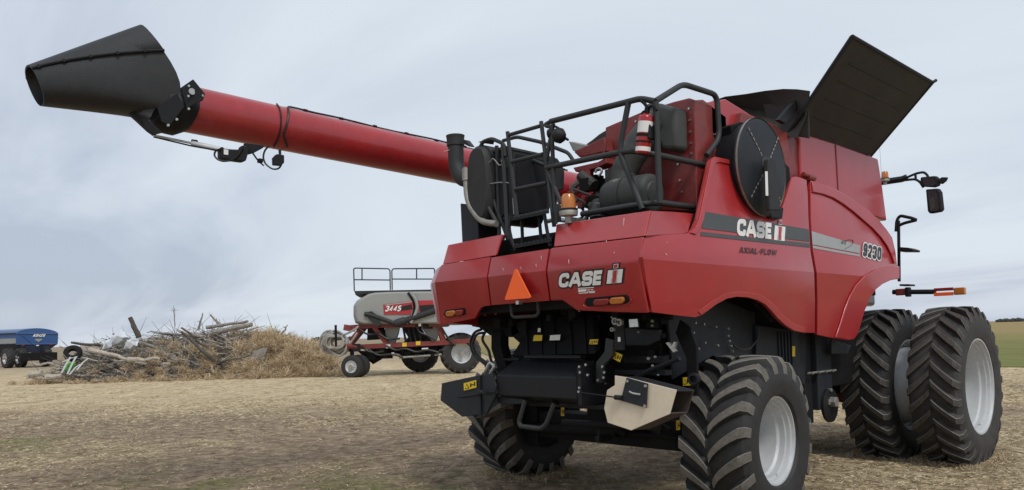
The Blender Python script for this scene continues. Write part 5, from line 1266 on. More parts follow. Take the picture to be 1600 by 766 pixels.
for a_, b_ in (((24.7, 538), (91, 538)), ((24.7, 521.2), (91, 521.2)), ((33, 522), (66, 549))):
    add_cyl(bm, gpt(*a_)+rn*.05, gpt(*b_)+rn*.05, .035, n=6)
part('rear_trim', bm, 'blue', GC)
slab('slow_moving_triangle', [gpt(*q)+rn*.15 for q in ((55.8, 550.3), (59.5, 556.3), (52, 556.3))], rn*.02, 'redlens', GC, bevel=0)
slab('triangle_centre', [gpt(*q)+rn*.18 for q in ((55.8, 552.2), (57.7, 555.5), (53.9, 555.5))], rn*.02, 'orange', GC, bevel=0)
for q in ((47, 552, 'white'), (59.5, 540, 'white'), (36.5, 539.7, 'redlens'), (81, 538.7, 'redlens'), (55, 558, 'white')):
    a_, b_ = gpt(q[0]-2, q[1]+.9), gpt(q[0]+2, q[1]-.9); c_ = gpt(q[0]+2, q[1]+.9); d_ = gpt(q[0]-2, q[1]-.9)
    slab('reflector', [a_+rn*.1, c_+rn*.1, b_+rn*.1, d_+rn*.1], rn*.08, q[2], GC, bevel=0)
bm = BM(); cgx = low2[3]
add_box(bm, g0+V((-1.2, -1.2, .55)), g0+V((1.2, 1.2, 1.2))); add_cyl(bm, g0-RIGHT*2.6+V((0, 0, .8)), g0+RIGHT*1.6+V((0, 0, .8)), .15, n=10)
for s in (-1, 1): add_cyl(bm, g0+RIGHT*s*.6+V((0, 0, .9)), gpt(45+s*18, 540), .1, n=8)
part('chassis', bm, 'blacker', GC)
def far_wheel(c, ax_w, Rt, W):
    wh = cart_wheel('wheel', c, Rt, Rt*.52, W, GC, ax_w, 16)
aw_ = (-RIGHT*.75-gv*.66).normalized()
pw = V((-70.123,8.449,0.964)); pw.z = .8
for dd, nm in ((0, 0), (.95, 1)):
    far_wheel(pw-aw_*dd, aw_, .82, .55)
pw = V((-70.251,11.206,0.855)); pw.z = .8; far_wheel(pw, aw_, .8, .55)

# ================================================================== BRUSH PILE
M['bark'] = mat('grey_bark', (.25, .225, .195), .85, var=.45, scale=9, bump=.6, bscale=30)
M['bark_dark'] = mat('dark_bark', (.085, .072, .06), .9, var=.45, scale=9, bump=.6, bscale=30)
M['bark_pale'] = mat('bleached_wood', (.42, .37, .31), .8, var=.3, scale=8, bump=.4, bscale=30)
M['plank'] = mat('weathered_plank', (.30, .285, .26), .8, var=.3, scale=6, bump=.4, bscale=25)
M['sheet'] = mat('white_sheet', (.60, .63, .66), .55, var=.06, scale=3)
M['green_plastic'] = mat('green_plastic', (.10, .42, .06), .45, var=.15, scale=3)
bp0 = V((-33.551,8.911,0.035)); bp0.z = 0
bv = V((-.9058, .4237, 0))          # view direction towards the pile
MPX = 38/1221
def topz(px):
    xs = [60, 90, 130, 180, 240, 300, 370, 400, 450, 500, 530, 560]
    ys = [588, 577, 556, 540, 524, 520, 512, 516, 527, 538, 560, 580]
    return 1.65-((np.interp(px, xs, ys)-(541-.0253*(px-90)))*MPX)
def bp(px, w, z): return bp0+RIGHT*((px-300)*MPX)+bv*w+V((0, 0, z))
# mound of soil and rotten wood under the branches
bm = BM(); nx, nw = 60, 24; grid = []
for i in range(nx+1):
    px = 50+i*(520/nx); row = []
    for j in range(nw+1):
        w = -2.6+j*(8/nw); t = (w+2.6)/8
        prof_ = max(0, math.sin(PI*min(1, t/1.0)))**.75
        z = max(0, topz(px)-.30)*prof_*(.88+.3*noise.noise(V((px*.05, w*.8, 3))))-.03
        row.append(bm.verts.new(bp(px, w, z)))
    grid.append(row)
for i in range(nx):
    for j in range(nw): bm.faces.new((grid[i][j], grid[i+1][j], grid[i+1][j+1], grid[i][j+1]))
M['mound'] = mat('mound_litter', (.17, .135, .095), .95, var=.5, scale=3, bump=1., bscale=14)
mo = part('debris_mound', bm, 'mound', None, smooth='all'); tag(mo, kind='structure')
def mound_z(px, w):
    t = (w+2.6)/8
    return max(0, topz(px)-.30)*max(0, math.sin(PI*min(1, max(0, t))))**.75
def log_mesh(a, b, r0, r1, wob=.06, n=8, seg=9, seed=0, twigs=0):
    bm_ = BM(); a, b = V(a), V(b); L = (b-a).length; P_ = []
    for i in range(seg+1):
        t = i/seg
        P_.append(a.lerp(b, t)+V((noise.noise(V((t*3+seed, .3, seed))), noise.noise(V((t*3, seed, 4))), noise.noise(V((seed, t*3, 9)))))*wob*L*(1 if 0 < i else .2))
    rad_ = [r0+(r1-r0)*i/seg for i in range(seg+1)]
    add_tube(bm_, P_, r0, 0, n, radii=[r_*(1+.15*noise.noise(V((i*1.3, seed, 2)))) for i, r_ in enumerate(rad_)])
    rr = random.Random(seed)
    for k in range(twigs):
        i = rr.randint(seg//3, seg-1); d_ = (b-a).normalized()*rr.uniform(.2, .8)+V((rr.uniform(-1, 1), rr.uniform(-1, 1), rr.uniform(-.3, 1)))
        q_ = P_[i]; l_ = L*rr.uniform(.15, .4); e_ = q_+d_.normalized()*l_
        add_tube(bm_, [q_, q_.lerp(e_, .5)+V((rr.uniform(-.1, .1), rr.uniform(-.1, .1), rr.uniform(-.1, .1)))*l_, e_], r1, .05, 5, radii=[rad_[i]*.5, rad_[i]*.35, rad_[i]*.15])
    return bm_
def log(name, label, cat, a, b, r0, r1, m, seed, group=None, wob=.06, twigs=0):
    o_ = part(name, log_mesh(a, b, r0, r1, wob, seed=seed, twigs=twigs), m, None, smooth=True)
    return tag(o_, label, cat, group)
log('log', 'dark log pointing up out of the brush pile beside the white sheet', 'log', (-34.184,6.67,1.991), (-34.426,6.35,2.941), .13, .10, 'bark_dark', 1, wob=.02)
log('log', 'long thick pale log lying across the front of the brush pile', 'log', (-34.3,4.572,1.458), (-32.776,5.895,1.001), .11, .07, 'bark_pale', 2)
log('log', 'bleached thin log lying below the middle of the brush pile, pointing right', 'log', (-32.685,5.702,0.981), (-31.788,6.776,0.968), .12, .05, 'bark_pale', 3)
log('log', 'thick grey log along the top right crest of the brush pile', 'log', (-32.294,9.342,2.085), (-30.621,10.614,2.454), .13, .10, 'bark', 4, wob=.02)
log('log', 'grey pole lying on top of the brush pile just above the crest log', 'log', (-32.746,9.284,2.373), (-31.312,10.75,2.627), .09, .06, 'bark', 5, wob=.03)
log('log', 'short pale stump lying on the ground at the left foot of the brush pile', 'log', (-35.572,2.466,0.419), (-35.17,2.877,0.489), .14, .13, 'bark_pale', 6, wob=.02)
log('log', 'second pale log on the ground left of the green plastic, half sunk in grass', 'log', (-34.493,2.871,0.303), (-34.018,3.358,0.369), .12, .09, 'bark_pale', 7, wob=.03)
log('branch', 'bare upright branch standing out of the brush pile crest, forked near its tip', 'branch', (-33.209,9.099,2.294), (-33.013,9.243,3.096), .06, .025, 'bark', 8, twigs=2)
log('branch', 'bare branch leaning left at the top of the brush pile', 'branch', (-32.443,9.881,2.451), (-32.781,9.491,2.993), .08, .03, 'bark', 9, twigs=3)
log('branch', 'thin curved branch rising right of the brush pile above the dry weeds', 'branch', (-29.49,11.533,1.958), (-29.256,11.745,2.373), .05, .02, 'bark', 10, twigs=4, wob=.15)
log('branch', 'thin dead shoot standing tall above the left crest of the brush pile', 'branch', (-34.509,8.459,2.492), (-34.496,8.398,3.501), .025, .01, 'bark', 12, twigs=2)
er = random.Random(42)
slab('plank', [(-29.246,9.847,0.879),(-29.127,9.947,1.195),(-28.774,10.301,1.356),(-28.676,10.407,1.294),(-28.844,10.267,0.834),(-29.069,10.037,0.785)], bv*.09, 'plank', None)
tag(bpy.data.objects['plank.001'] if 'plank.001' in bpy.data.objects else bpy.data.objects['plank'], 'flat grey board leaning against the right slope of the brush pile', 'plank')
# many grey branches and logs crossing in the tangle
for k in range(120):
    px = er.choice((er.uniform(105, 300), er.uniform(150, 330), er.uniform(250, 440)))
    w = er.uniform(-2.7, .8); z = mound_z(px, w)+er.uniform(-.1, .30)
    L = er.uniform(.7, 2.8); ang = er.gauss(0, .45); yw = er.uniform(-.7, .7)
    d_ = RIGHT*math.cos(ang)*er.choice((-1, 1))+V((0, 0, math.sin(ang)))+bv*yw*.5
    a_ = bp(px, w, z); b_ = a_+d_.normalized()*L
    if b_.z < .05: b_.z = .1
    lim = topz(px)+.1
    if b_.z > lim: b_.z = lim
    r_ = er.choice((.03, .035, .045, .06, .08, .11))
    m_ = er.choice(('bark', 'bark_pale', 'bark_pale', 'plank', 'plank', 'bark_dark'))
    lab = {'bark': 'grey branch lying crosswise in the tangle of the brush pile', 'bark_pale': 'bleached pale branch lying crosswise in the tangle of the brush pile', 'plank': 'weathered silvery branch lying crosswise in the tangle of the brush pile', 'bark_dark': 'dark brown branch lying crosswise in the tangle of the brush pile'}[m_]
    log('branch', lab, 'branch', a_, b_, r_, r_*.5, m_, 100+k, group=lab.split(' lying')[0]+'es in the brush pile', twigs=er.choice((0, 1, 3)))
for k in range(70):
    px = er.uniform(100, 330) if k % 4 else er.uniform(300, 400); w = er.uniform(-2.9, -.6); z = mound_z(px, w)+er.uniform(.0, .22)
    d_ = V((er.gauss(0, 1), er.gauss(0, 1), er.gauss(0, .3))).normalized(); a_ = bp(px, w, z); b_ = a_+d_*er.uniform(.4, 1.3)
    b_.z = max(b_.z, .06)
    m_ = er.choice(('bark_pale', 'plank', 'bark_pale'))
    r_ = er.uniform(.03, .075)
    lab = {'bark_pale': 'short pale broken limb on the face of the brush pile', 'plank': 'short silvery broken limb on the face of the brush pile'}[m_]
    log('broken_limb', lab, 'branch', a_, b_, r_, r_*.7, m_, 400+k, group={'bark_pale': 'pale', 'plank': 'silvery'}[m_]+' broken limbs on the brush pile', wob=.04, twigs=k % 2)
# fine twigs: a mass nobody could count
bm = BM()
for k in range(2600):
    px = er.uniform(95, 440) if k % 3 else er.uniform(110, 330); w = er.uniform(-2.8, 1.0); z = mound_z(px, w)+er.uniform(-.05, .22)
    a_ = bp(px, w, z); d_ = V((er.gauss(0, 1), er.gauss(0, 1), er.gauss(.0, .38))).normalized()
    L = er.uniform(.4, 1.7); mid = a_+d_*L*.5+V((er.uniform(-.1, .1), er.uniform(-.1, .1), er.uniform(-.05, .12)))*L
    add_tube(bm, [a_, mid, a_+d_*L], .012, 0, 3, radii=[.020, .013, .006], cap=False, mi=k % 3)
tw = part('twigs', bm, ['bark', 'bark_pale', 'bark_dark'], None, weld=False); tag(tw, 'tangled fine grey twigs spread over the brush pile', 'twigs', kind='stuff')
# crumpled white sheet
for nm, lab, pts, sd in (('plastic_sheet', 'crumpled white sheet on the upper left of the brush pile', [(-34.48,5.382,1.609),(-34.377,5.462,1.992),(-34.157,5.672,2.221),(-34.025,5.798,2.365),(-33.929,5.907,2.242),(-33.818,6.039,2),(-33.893,5.979,1.765),(-34.149,5.724,1.626)], 3),
                         ('plastic_sheet', 'small white scrap caught in branches right of the crumpled white sheet', [(-33.653,5.819,1.442),(-33.553,5.898,1.763),(-33.358,6.086,1.962),(-33.16,6.3,1.836),(-33.216,6.262,1.572),(-33.408,6.073,1.433)], 5),
                         ('plastic_sheet', 'pale scrap among the branches left of the dark upright log', [(-34.111,5.054,1.47),(-34.008,5.133,1.847),(-33.841,5.3,1.929),(-33.818,5.348,1.605),(-33.951,5.224,1.405)], 9)):
    bm = BM(); P_ = [V(p) for p in pts]; c_ = sum(P_, V((0, 0, 0)))/len(P_)
    rr = random.Random(sd)
    cvt = bm.verts.new(c_-bv*.35+V((0, 0, .1)))
    mids = [bm.verts.new(c_.lerp(p, .55)-bv*rr.uniform(.0, .3)+V((0, 0, rr.uniform(-.08, .08)))) for p in P_]
    outs = [bm.verts.new(p+bv*rr.uniform(-.1, .3)) for p in P_]
    n_ = len(P_)
    for i in range(n_):
        j = (i+1) % n_
        bm.faces.new((cvt, mids[i], mids[j])); bm.faces.new((mids[i], outs[i], outs[j], mids[j]))
    o_ = part(nm, bm, 'sheet', None); so = o_.modifiers.new('thickness', 'SOLIDIFY'); so.thickness = .02
    tag(o_, lab, 'sheet')
GP = thing('plastic_crate', 'green plastic scrap under pale strips at the left end of the brush pile', 'plastic scrap', tuple(bp(105, -2.8, .2)))
bm = BM(); P_ = [V(p) for p in [(-34.529,3.536,0.55),(-34.498,3.554,0.749),(-34.389,3.654,0.917),(-34.248,3.798,0.94),(-34.239,3.822,0.739),(-34.33,3.743,0.542)]]; add_loft(bm, [P_, [p+bv*.5+RIGHT*.1 for p in P_]])
part('body', bm, 'green_plastic', GP, bevel=.05)
for k, q in enumerate(([(-34.349,3.44,0.472),(-34.167,3.598,0.893),(-34.032,3.716,1.172)], [(-34.174,3.626,0.408),(-34.012,3.763,0.829),(-33.853,3.901,1.194)], [(-34.116,3.688,0.377),(-33.899,3.888,0.711),(-33.733,4.05,0.847)], [(-34.302,3.453,0.955),(-34.076,3.677,1.089),(-33.813,3.942,1.192)], [(-33.866,3.93,0.596),(-33.65,4.13,0.929),(-33.482,4.292,1.094)])):
    bm = BM(); Q = [V(p) for p in q]
    add_loft(bm, [[p-RIGHT*.045, p+RIGHT*.045, p+RIGHT*.045+bv*.03, p-RIGHT*.045+bv*.03] for p in Q]); part('strip', bm, 'sheet', GP)
bm = BM(); add_lathe(bm, V((-35.723,4.26,1.326)), (-bv+V((.3, 0, .8))), [(-.10, .18), (-.12, .32), (-.07, .40), (.07, .40), (.12, .32), (.10, .18), (-.10, .18)], n=28)
ty = part('tyre', bm, 'blacker', None, smooth=True); tag(ty, 'old black tyre half buried at the left end of the brush pile', 'tyre')

# ================================================================== GROUND
CAM = V((4.76, -6.31, 1.65))
CAMXY = np.array([4.76, -6.31]); RT = np.array([.6947, .7193]); FW = np.array([-.7193, .6947])
def yard_uv(x, y):
    d = (x-CAMXY[0])*FW[0]+(y-CAMXY[1])*FW[1]; r_ = (x-CAMXY[0])*RT[0]+(y-CAMXY[1])*RT[1]
    return d, r_
def soil_map(x, y):
    """How bare the yard is at (x, y): 0 thick straw .. 1 trampled brown soil (a fixed map of the place)."""
    d, r_ = yard_uv(x, y)
    if d < .5: return .4
    t = r_/d
    N = noise.noise
    v = .55*N(V((x*.25, y*.25, 1)))+.42*N(V((x*.8, y*.55, 2)))+.34*N(V((x*2.3, y*1.7, 3)))+.26*N(V((x*6, y*5, 4)))
    g = lambda t0, st, d0, sd: math.exp(-((t-t0)/st)**2-((d-d0)/sd)**2)
    v += .15+.55*g(-.55, .2, 17, 3.2)+.50*g(-.27, .24, 12.3, 2.0)+.50*g(-.58, .18, 8, 1.8)-.35*g(-.28, .2, 7.6, 1.8)-.30*g(-.2, .18, 16, 1.8)+.25*g(0, .3, 10, 3)
    v -= .75*min(1, max(0, (d-19)/4))
    v -= .22*min(1, max(0, (r_-.5)/2.5))
    ruts = .22*math.sin(d*3.1+r_*.25+1.5*N(V((x*.3, y*.3, 8))))*math.exp(-((d-25)/4)**2)*(1 if t < -.3 else .4)
    return min(1, max(0, .5+.95*(v+ruts-.12)))
def green_map(x, y):
    d, r_ = yard_uv(x, y)
    if d < .5: return 0
    t = r_/d
    g = lambda t0, st, d0, sd: math.exp(-((t-t0)/st)**2-((d-d0)/sd)**2)
    v = .9*g(-.62, .09, 13.6, 1.3)+.9*g(-.41, .08, 9.3, .8)+.7*g(-.14, .14, 8.3, 1.0)+.5*g(-.3, .2, 18, 1.5)+.35*g(-.25, .3, 9.5, 2.5)
    v *= .55+1.3*noise.noise(V((x*1.1, y*1.1, 6)))+.8*noise.noise(V((x*4, y*4, 7)))
    return min(1, max(0, v))
def ground_material():
    m = bpy.data.materials.new('dry_field_ground'); n, l = nodes_of(m); b = n['Principled BSDF']
    b.inputs['Roughness'].default_value = .95; b.inputs['Specular IOR Level'].default_value = .15
    ge = n.new('ShaderNodeNewGeometry')
    def noise_(scale, det=5, rough=.6, sc=(1, 1, 1), rot=0.):
        mp = n.new('ShaderNodeMapping'); mp.inputs['Scale'].default_value = sc; mp.inputs['Rotation'].default_value = (0, 0, rot)
        l.new(ge.outputs['Position'], mp.inputs['Vector'])
        t = n.new('ShaderNodeTexNoise'); t.inputs['Scale'].default_value = scale; t.inputs['Detail'].default_value = det; t.inputs['Roughness'].default_value = rough
        l.new(mp.outputs[0], t.inputs['Vector']); return t.outputs['Fac']
    def ramp(src, stops):
        c = n.new('ShaderNodeValToRGB'); e = c.color_ramp.elements
        while len(e) < len(stops): e.new(.5)
        for i, (p, col) in enumerate(stops):
            e[i].position = p; e[i].color = tuple(col)+(1,) if len(col) == 3 else col
        l.new(src, c.inputs['Fac']); return c.outputs['Color']
    def mix(f, a, bb, mode='MIX'):
        x = n.new('ShaderNodeMixRGB'); x.blend_type = mode
        for s, sock in ((f, 'Fac'), (a, 'Color1'), (bb, 'Color2')):
            if isinstance(s, (int, float)): x.inputs[sock].default_value = s
            elif isinstance(s, tuple): x.inputs[sock].default_value = s+(1,)
            else: l.new(s, x.inputs[sock])
        return x.outputs['Color']
    def math_(op, a, c=None, clamp=False):
        x = n.new('ShaderNodeMath'); x.operation = op; x.use_clamp = clamp
        for i, s in enumerate((a, c)):
            if s is None: continue
            if isinstance(s, (int, float)): x.inputs[i].default_value = s
            else: l.new(s, x.inputs[i])
        return x.outputs[0]
    straw = ramp(noise_(4.2, 10, .78, (1.3, .9, 1), .65), [(.36, (.12, .082, .05)), (.46, (.36, .27, .16)), (.55, (.62, .50, .31)), (.66, (.82, .69, .46))])
    soil = ramp(noise_(4.6, 10, .8), [(.34, (.085, .058, .038)), (.45, (.245, .178, .12)), (.56, (.41, .31, .212)), (.66, (.60, .475, .325))])
    green = ramp(noise_(12, 6, .7), [(.35, (.10, .105, .035)), (.65, (.26, .25, .10))])
    pale = ramp(noise_(1.3, 10, .78, (1.6, .7, 1), .65), [(.36, (.22, .155, .09)), (.45, (.50, .385, .23)), (.54, (.78, .645, .42)), (.66, (.88, .76, .53))])
    # distance across the yard, along the fixed field direction
    dt = n.new('ShaderNodeVectorMath'); dt.operation = 'DOT_PRODUCT'; dt.inputs[1].default_value = (-.7193, .6947, 0)
    l.new(ge.outputs['Position'], dt.inputs[0])
    dr = n.new('ShaderNodeVectorMath'); dr.operation = 'DOT_PRODUCT'; dr.inputs[1].default_value = (.6947, .7193, 0)
    l.new(ge.outputs['Position'], dr.inputs[0])
    g = math_('ADD', dt.outputs['Value'], 7.81)
    rgt = dr.outputs['Value']
    gn = math_('ADD', g, math_('MULTIPLY', math_('SUBTRACT', noise_(.16, 7, .65), .5), 26))
    # trampled brown soil, strongest on the left, with straw left lying in ragged drifts along the driving direction
    def mrange(src, a, b_, c=0., d=1.):
        x = n.new('ShaderNodeMapRange'); x.inputs['From Min'].default_value = a; x.inputs['From Max'].default_value = b_
        x.inputs['To Min'].default_value = c; x.inputs['To Max'].default_value = d; l.new(src, x.inputs['Value']); return x.outputs['Result']
    fine = noise_(7, 8, .78, (1.4, .9, 1), .65)
    drift = noise_(1.15, 9, .74, (1.9, .8, 1), .65)
    at = n.new('ShaderNodeAttribute'); at.attribute_name = 'soil'
    ag = n.new('ShaderNodeAttribute'); ag.attribute_name = 'green'
    sm = mrange(math_('ADD', at.outputs['Fac'], math_('MULTIPLY', math_('SUBTRACT', fine, .5), 1.3)), .28, .66)
    col = mix(sm, straw, soil)
    col = mix(math_('MULTIPLY', ag.outputs['Fac'], mrange(fine, .40, .58, .25, .95)), col, green)
    pm = n.new('ShaderNodeMapRange'); pm.inputs['From Min'].default_value = 17; pm.inputs['From Max'].default_value = 24; l.new(gn, pm.inputs['Value'])
    col = mix(math_('MULTIPLY', pm.outputs['Result'], mrange(drift, .36, .60, .85, .35)), col, pale)
    fm = n.new('ShaderNodeMapRange'); fm.inputs['From Min'].default_value = 40; fm.inputs['From Max'].default_value = 75; l.new(gn, fm.inputs['Value'])
    far = ramp(noise_(.03, 6, .6, (1, 3, 1), .75), [(.3, (.23, .18, .12)), (.7, (.36, .29, .19))])
    col = mix(fm.outputs['Result'], col, far)
    l.new(col, b.inputs['Base Color'])
    bp_ = n.new('ShaderNodeBump'); bp_.inputs['Strength'].default_value = 1.; bp_.inputs['Distance'].default_value = .06
    hgt = math_('ADD', noise_(14, 8, .8), math_('MULTIPLY', noise_(3, 4, .6), 1.5))
    l.new(hgt, bp_.inputs['Height']); l.new(bp_.outputs['Normal'], b.inputs['Normal'])
    return m
M['ground'] = ground_material()
def ghash(x, y):
    return .035*noise.noise(V((x*.5, y*.5, 0)))+.02*noise.noise(V((x*1.7, y*1.7, 5)))
def gheight(x, y):
    d = math.hypot(x-CAMXY[0], y-CAMXY[1])
    b = .07*math.exp(-((x+1.85)**2+(y-.15)**2)/.9)
    return ghash(x, y)*min(1, 30/max(d, 30))+b
bm = BM()
look = math.atan2(FW[1], FW[0])
angs = list(np.linspace(look-.72, look+.72, 420))+list(np.linspace(look+.72, look-.72+2*PI, 62))[1:-1]
na = len(angs); rows = []
for r_ in list(np.geomspace(.5, 2.6, 6))[:-1]+list(np.geomspace(2.6, 45, 330))+list(np.geomspace(45, 4200, 50))[1:]:
    row = []
    for a_ in angs:
        x, y = CAMXY[0]+r_*math.cos(a_), CAMXY[1]+r_*math.sin(a_)
        row.append(bm.verts.new((x, y, gheight(x, y))))
    rows.append(row)
bm.faces.new(rows[0])
for a_, b_ in zip(rows[:-1], rows[1:]):
    for k in range(na): bm.faces.new((a_[k], a_[(k+1) % na], b_[(k+1) % na], b_[k]))
me = bpy.data.meshes.new('ground'); bmesh.ops.recalc_face_normals(bm, faces=bm.faces[:]); bm.to_mesh(me); bm.free()
for f in me.polygons: f.use_smooth = True
for nm_, fn_ in (('soil', soil_map), ('green', green_map)):
    at_ = me.attributes.new(nm_, 'FLOAT', 'POINT')
    at_.data.foreach_set('value', np.array([fn_(v.co.x, v.co.y) if (v.co.x-CAMXY[0])**2+(v.co.y-CAMXY[1])**2 < 2500 else 0. for v in me.vertices], dtype=np.float32))
me.materials.append(M['ground']); go = link(bpy.data.objects.new('ground', me)); tag(go, kind='structure')

# green winter crop in the field on the right
M['field'] = mat('winter_crop', (.095, .115, .030), .9, var=.25, scale=.05)
def field_material():
    m = bpy.data.materials.new('winter_crop_rows'); n, l = nodes_of(m); b = n['Principled BSDF']; b.inputs['Roughness'].default_value = .95
    b.inputs['Specular IOR Level'].default_value = .1
    ge = n.new('ShaderNodeNewGeometry'); mp = n.new('ShaderNodeMapping'); mp.inputs['Rotation'].default_value = (0, 0, .80)
    mp.inputs['Scale'].default_value = (.35, 2.2, 1)
    l.new(ge.outputs['Position'], mp.inputs['Vector'])
    t = n.new('ShaderNodeTexNoise'); t.inputs['Scale'].default_value = .6; t.inputs['Detail'].default_value = 8; t.inputs['Roughness'].default_value = .7
    l.new(mp.outputs[0], t.inputs['Vector'])
    c = n.new('ShaderNodeValToRGB'); e = c.color_ramp.elements
    e[0].position = .35; e[0].color = (.10, .115, .03, 1); e[1].position = .65; e[1].color = (.23, .23, .08, 1)
    l.new(t.outputs['Fac'], c.inputs['Fac'])
    c2 = n.new('ShaderNodeValToRGB'); e = c2.color_ramp.elements
    e[0].position = .35; e[0].color = (.24, .18, .075, 1); e[1].position = .65; e[1].color = (.33, .25, .11, 1)
    l.new(t.outputs['Fac'], c2.inputs['Fac'])
    dt = n.new('ShaderNodeVectorMath'); dt.operation = 'DOT_PRODUCT'; dt.inputs[1].default_value = (-.7193, .6947, 0); l.new(ge.outputs['Position'], dt.inputs[0])
    mr = n.new('ShaderNodeMapRange'); mr.inputs['From Min'].default_value = 35; mr.inputs['From Max'].default_value = 110; l.new(dt.outputs['Value'], mr.inputs['Value'])
    x = n.new('ShaderNodeMixRGB'); l.new(mr.outputs[0], x.inputs['Fac']); l.new(c.outputs[0], x.inputs['Color1']); l.new(c2.outputs[0], x.inputs['Color2'])
    l.new(x.outputs[0], b.inputs['Base Color']); return m
M['field'] = field_material()
f1_, f2_ = V((-0.647,24.864,0)), V((-36.865,31.792,0))
fd_ = (f1_-f2_).normalized()
bm = BM(); nU, nV = 60, 40; gr = []
p_left, p_right = f2_, f1_+fd_*250
for i in range(nU+1):
    row = []
    for j in range(nV+1):
        e_ = p_left.lerp(p_right, i/nU); far_d = 2500*(j/nV)**3
        q_ = e_+V((-.78, .62, 0))*far_d*(1-.0*i)+V((.6, .8, 0))*far_d*.9*(i/nU)
        row.append(bm.verts.new((q_.x+(.6*noise.noise(q_*.4) if j == 0 else 0), q_.y, -.03 if j == 0 else .045)))
    gr.append(row)
for i in range(nU):
    for j in range(nV): bm.faces.new((gr[i][j], gr[i+1][j], gr[i+1][j+1], gr[i][j+1]))
fo = part('green_field', bm, 'field', None, smooth='all'); tag(fo, kind='structure')

# distant tree lines
M['far_trees'] = mat('far_trees', (.045, .050, .045), .95, var=.3, scale=.2)
def treeline(px0, px1, d, hpx, y0f, seed):
    rr = random.Random(seed); bm_ = BM()
    n_ = int(abs(px1-px0)*3)
    for k in range(n_):
        px = px0+(px1-px0)*rr.random()
        base = CAM+AWAY*d+RIGHT*((px-800)/1221*d); base.z = 0
        h_ = (hpx*rr.uniform(.5, 1.1))*d/1221+1.6; w_ = h_*rr.uniform(.5, 1.2)
        bmesh.ops.create_icosphere(bm_, subdivisions=1, radius=1, matrix=Matrix.Translation(base+V((0, 0, h_*.45)))@Matrix.Diagonal((w_, w_, h_*.6, 1)))
    for v in bm_.verts: v.co += V((noise.noise(v.co*.3), noise.noise(v.co*.31+V((9, 0, 0))), noise.noise(v.co*.33+V((0, 9, 0)))))*1.5
    o_ = part('tree_line', bm_, 'far_trees', None, weld=False)
    return o_
tag(treeline(1556, 1660, 900, 3, 0, 1), 'low dark tree line on the horizon at the right edge', 'tree line', kind='stuff')
tag(treeline(488, 552, 900, 3, 0, 2), 'low dark tree line on the horizon left of the air cart', 'tree line', kind='stuff')
def pole(px, d, ztop, label):
    base = CAM+AWAY*d+RIGHT*((px-800)/1221*d); base.z = 0
    bm_ = BM(); add_cyl(bm_, base, base+V((0, 0, ztop)), .085, .06, n=8); add_cyl(bm_, base+RIGHT*-.9+V((0, 0, ztop-.5)), base+RIGHT*.9+V((0, 0, ztop-.5)), .05, n=6)
    o_ = part('utility_pole', bm_, 'bark', None); tag(o_, label, 'utility pole')
pole(272, 190, 10.2, 'distant utility pole with crossarm rising behind the brush pile')
pole(478, 420, 6.5, 'tiny distant utility pole right of the dry weeds')

# ------------------------------------------------------------------ dry grass, weeds (masses)
def blade_material(name, cols):
    m = bpy.data.materials.new(name); n, l = nodes_of(m); b = n['Principled BSDF']; b.inputs['Roughness'].default_value = .8
    b.inputs['Specular IOR Level'].default_value = .2
    at = n.new('ShaderNodeAttribute'); at.attribute_name = 'tone'
    c = n.new('ShaderNodeValToRGB'); e = c.color_ramp.elements
    while len(e) < len(cols): e.new(.5)
    for i, (p, col) in enumerate(cols): e[i].position = p; e[i].color = tuple(col)+(1,)
    l.new(at.outputs['Fac'], c.inputs['Fac']); l.new(c.outputs[0], b.inputs['Base Color'])
    return m
def blades(name, base, direc, length, width, tone, m, label, cat):
    """numpy blades: two-segment bent strips."""
    N = len(base)
    d = direc/np.linalg.norm(direc, axis=1, keepdims=True)
    up = np.array([0, 0, 1.])
    s = np.cross(d, up+np.random.default_rng(1).normal(0, .6, (N, 3))); s /= np.linalg.norm(s, axis=1, keepdims=True)
    mid = base+d*length[:, None]*.55
    tip = base+d*length[:, None]+np.stack([np.zeros(N), np.zeros(N), -.12*length], 1)
    w = s*width[:, None]
    vs = np.stack([base-w, base+w, mid-w*.8, mid+w*.8, tip], 1).reshape(-1, 3)
    i = np.arange(N)*5
    loops = np.stack([i, i+1, i+3, i+2, i+2, i+3, i+4], 1).reshape(-1)
    me = bpy.data.meshes.new(name)
    me.vertices.add(N*5); me.vertices.foreach_set('co', vs.astype(np.float32).ravel())
    me.loops.add(N*7); me.loops.foreach_set('vertex_index', loops.astype(np.int32))
    me.polygons.add(N*2)
    me.polygons.foreach_set('loop_start', np.stack([np.arange(N)*7, np.arange(N)*7+4], 1).ravel().astype(np.int32))
    me.update(calc_edges=True)
    at = me.attributes.new('tone', 'FLOAT', 'POINT'); at.data.foreach_set('value', np.repeat(tone, 5).astype(np.float32))
    me.materials.append(m); me.validate()
    return tag(link(bpy.data.objects.new(name, me)), label, cat, kind='stuff')
rg_ = np.random.default_rng(5)
def wedge(n, d0, d1, t0=-.72, t1=.72, p=1.6):
    d = d0*(d1/d0)**(rg_.random(n)**p if p else rg_.random(n)); t = rg_.uniform(t0, t1, n)
    xy = CAMXY+d[:, None]*FW+(d*t)[:, None]*RT
    return xy, d
STRAWC = [(0, (.09, .065, .042)), (.25, (.22, .165, .105)), (.5, (.44, .34, .21)), (.75, (.64, .52, .335)), (.93, (.78, .66, .46)), (.96, (.17, .17, .06)), (1, (.25, .25, .10))]
n_ = 330000
xy, dd = wedge(n_, 3.0, 22, p=1.0)
cl = 1-np.array([soil_map(x, y) for x, y in xy])
cn = np.array([noise.noise(V((x*4.5, y*3.2, 11)))+.7*noise.noise(V((x*11, y*9, 12))) for x, y in xy])
keep = rg_.random(n_) < np.clip(.02+.9*cl+1.5*cn*(.25+cl), 0, 1)
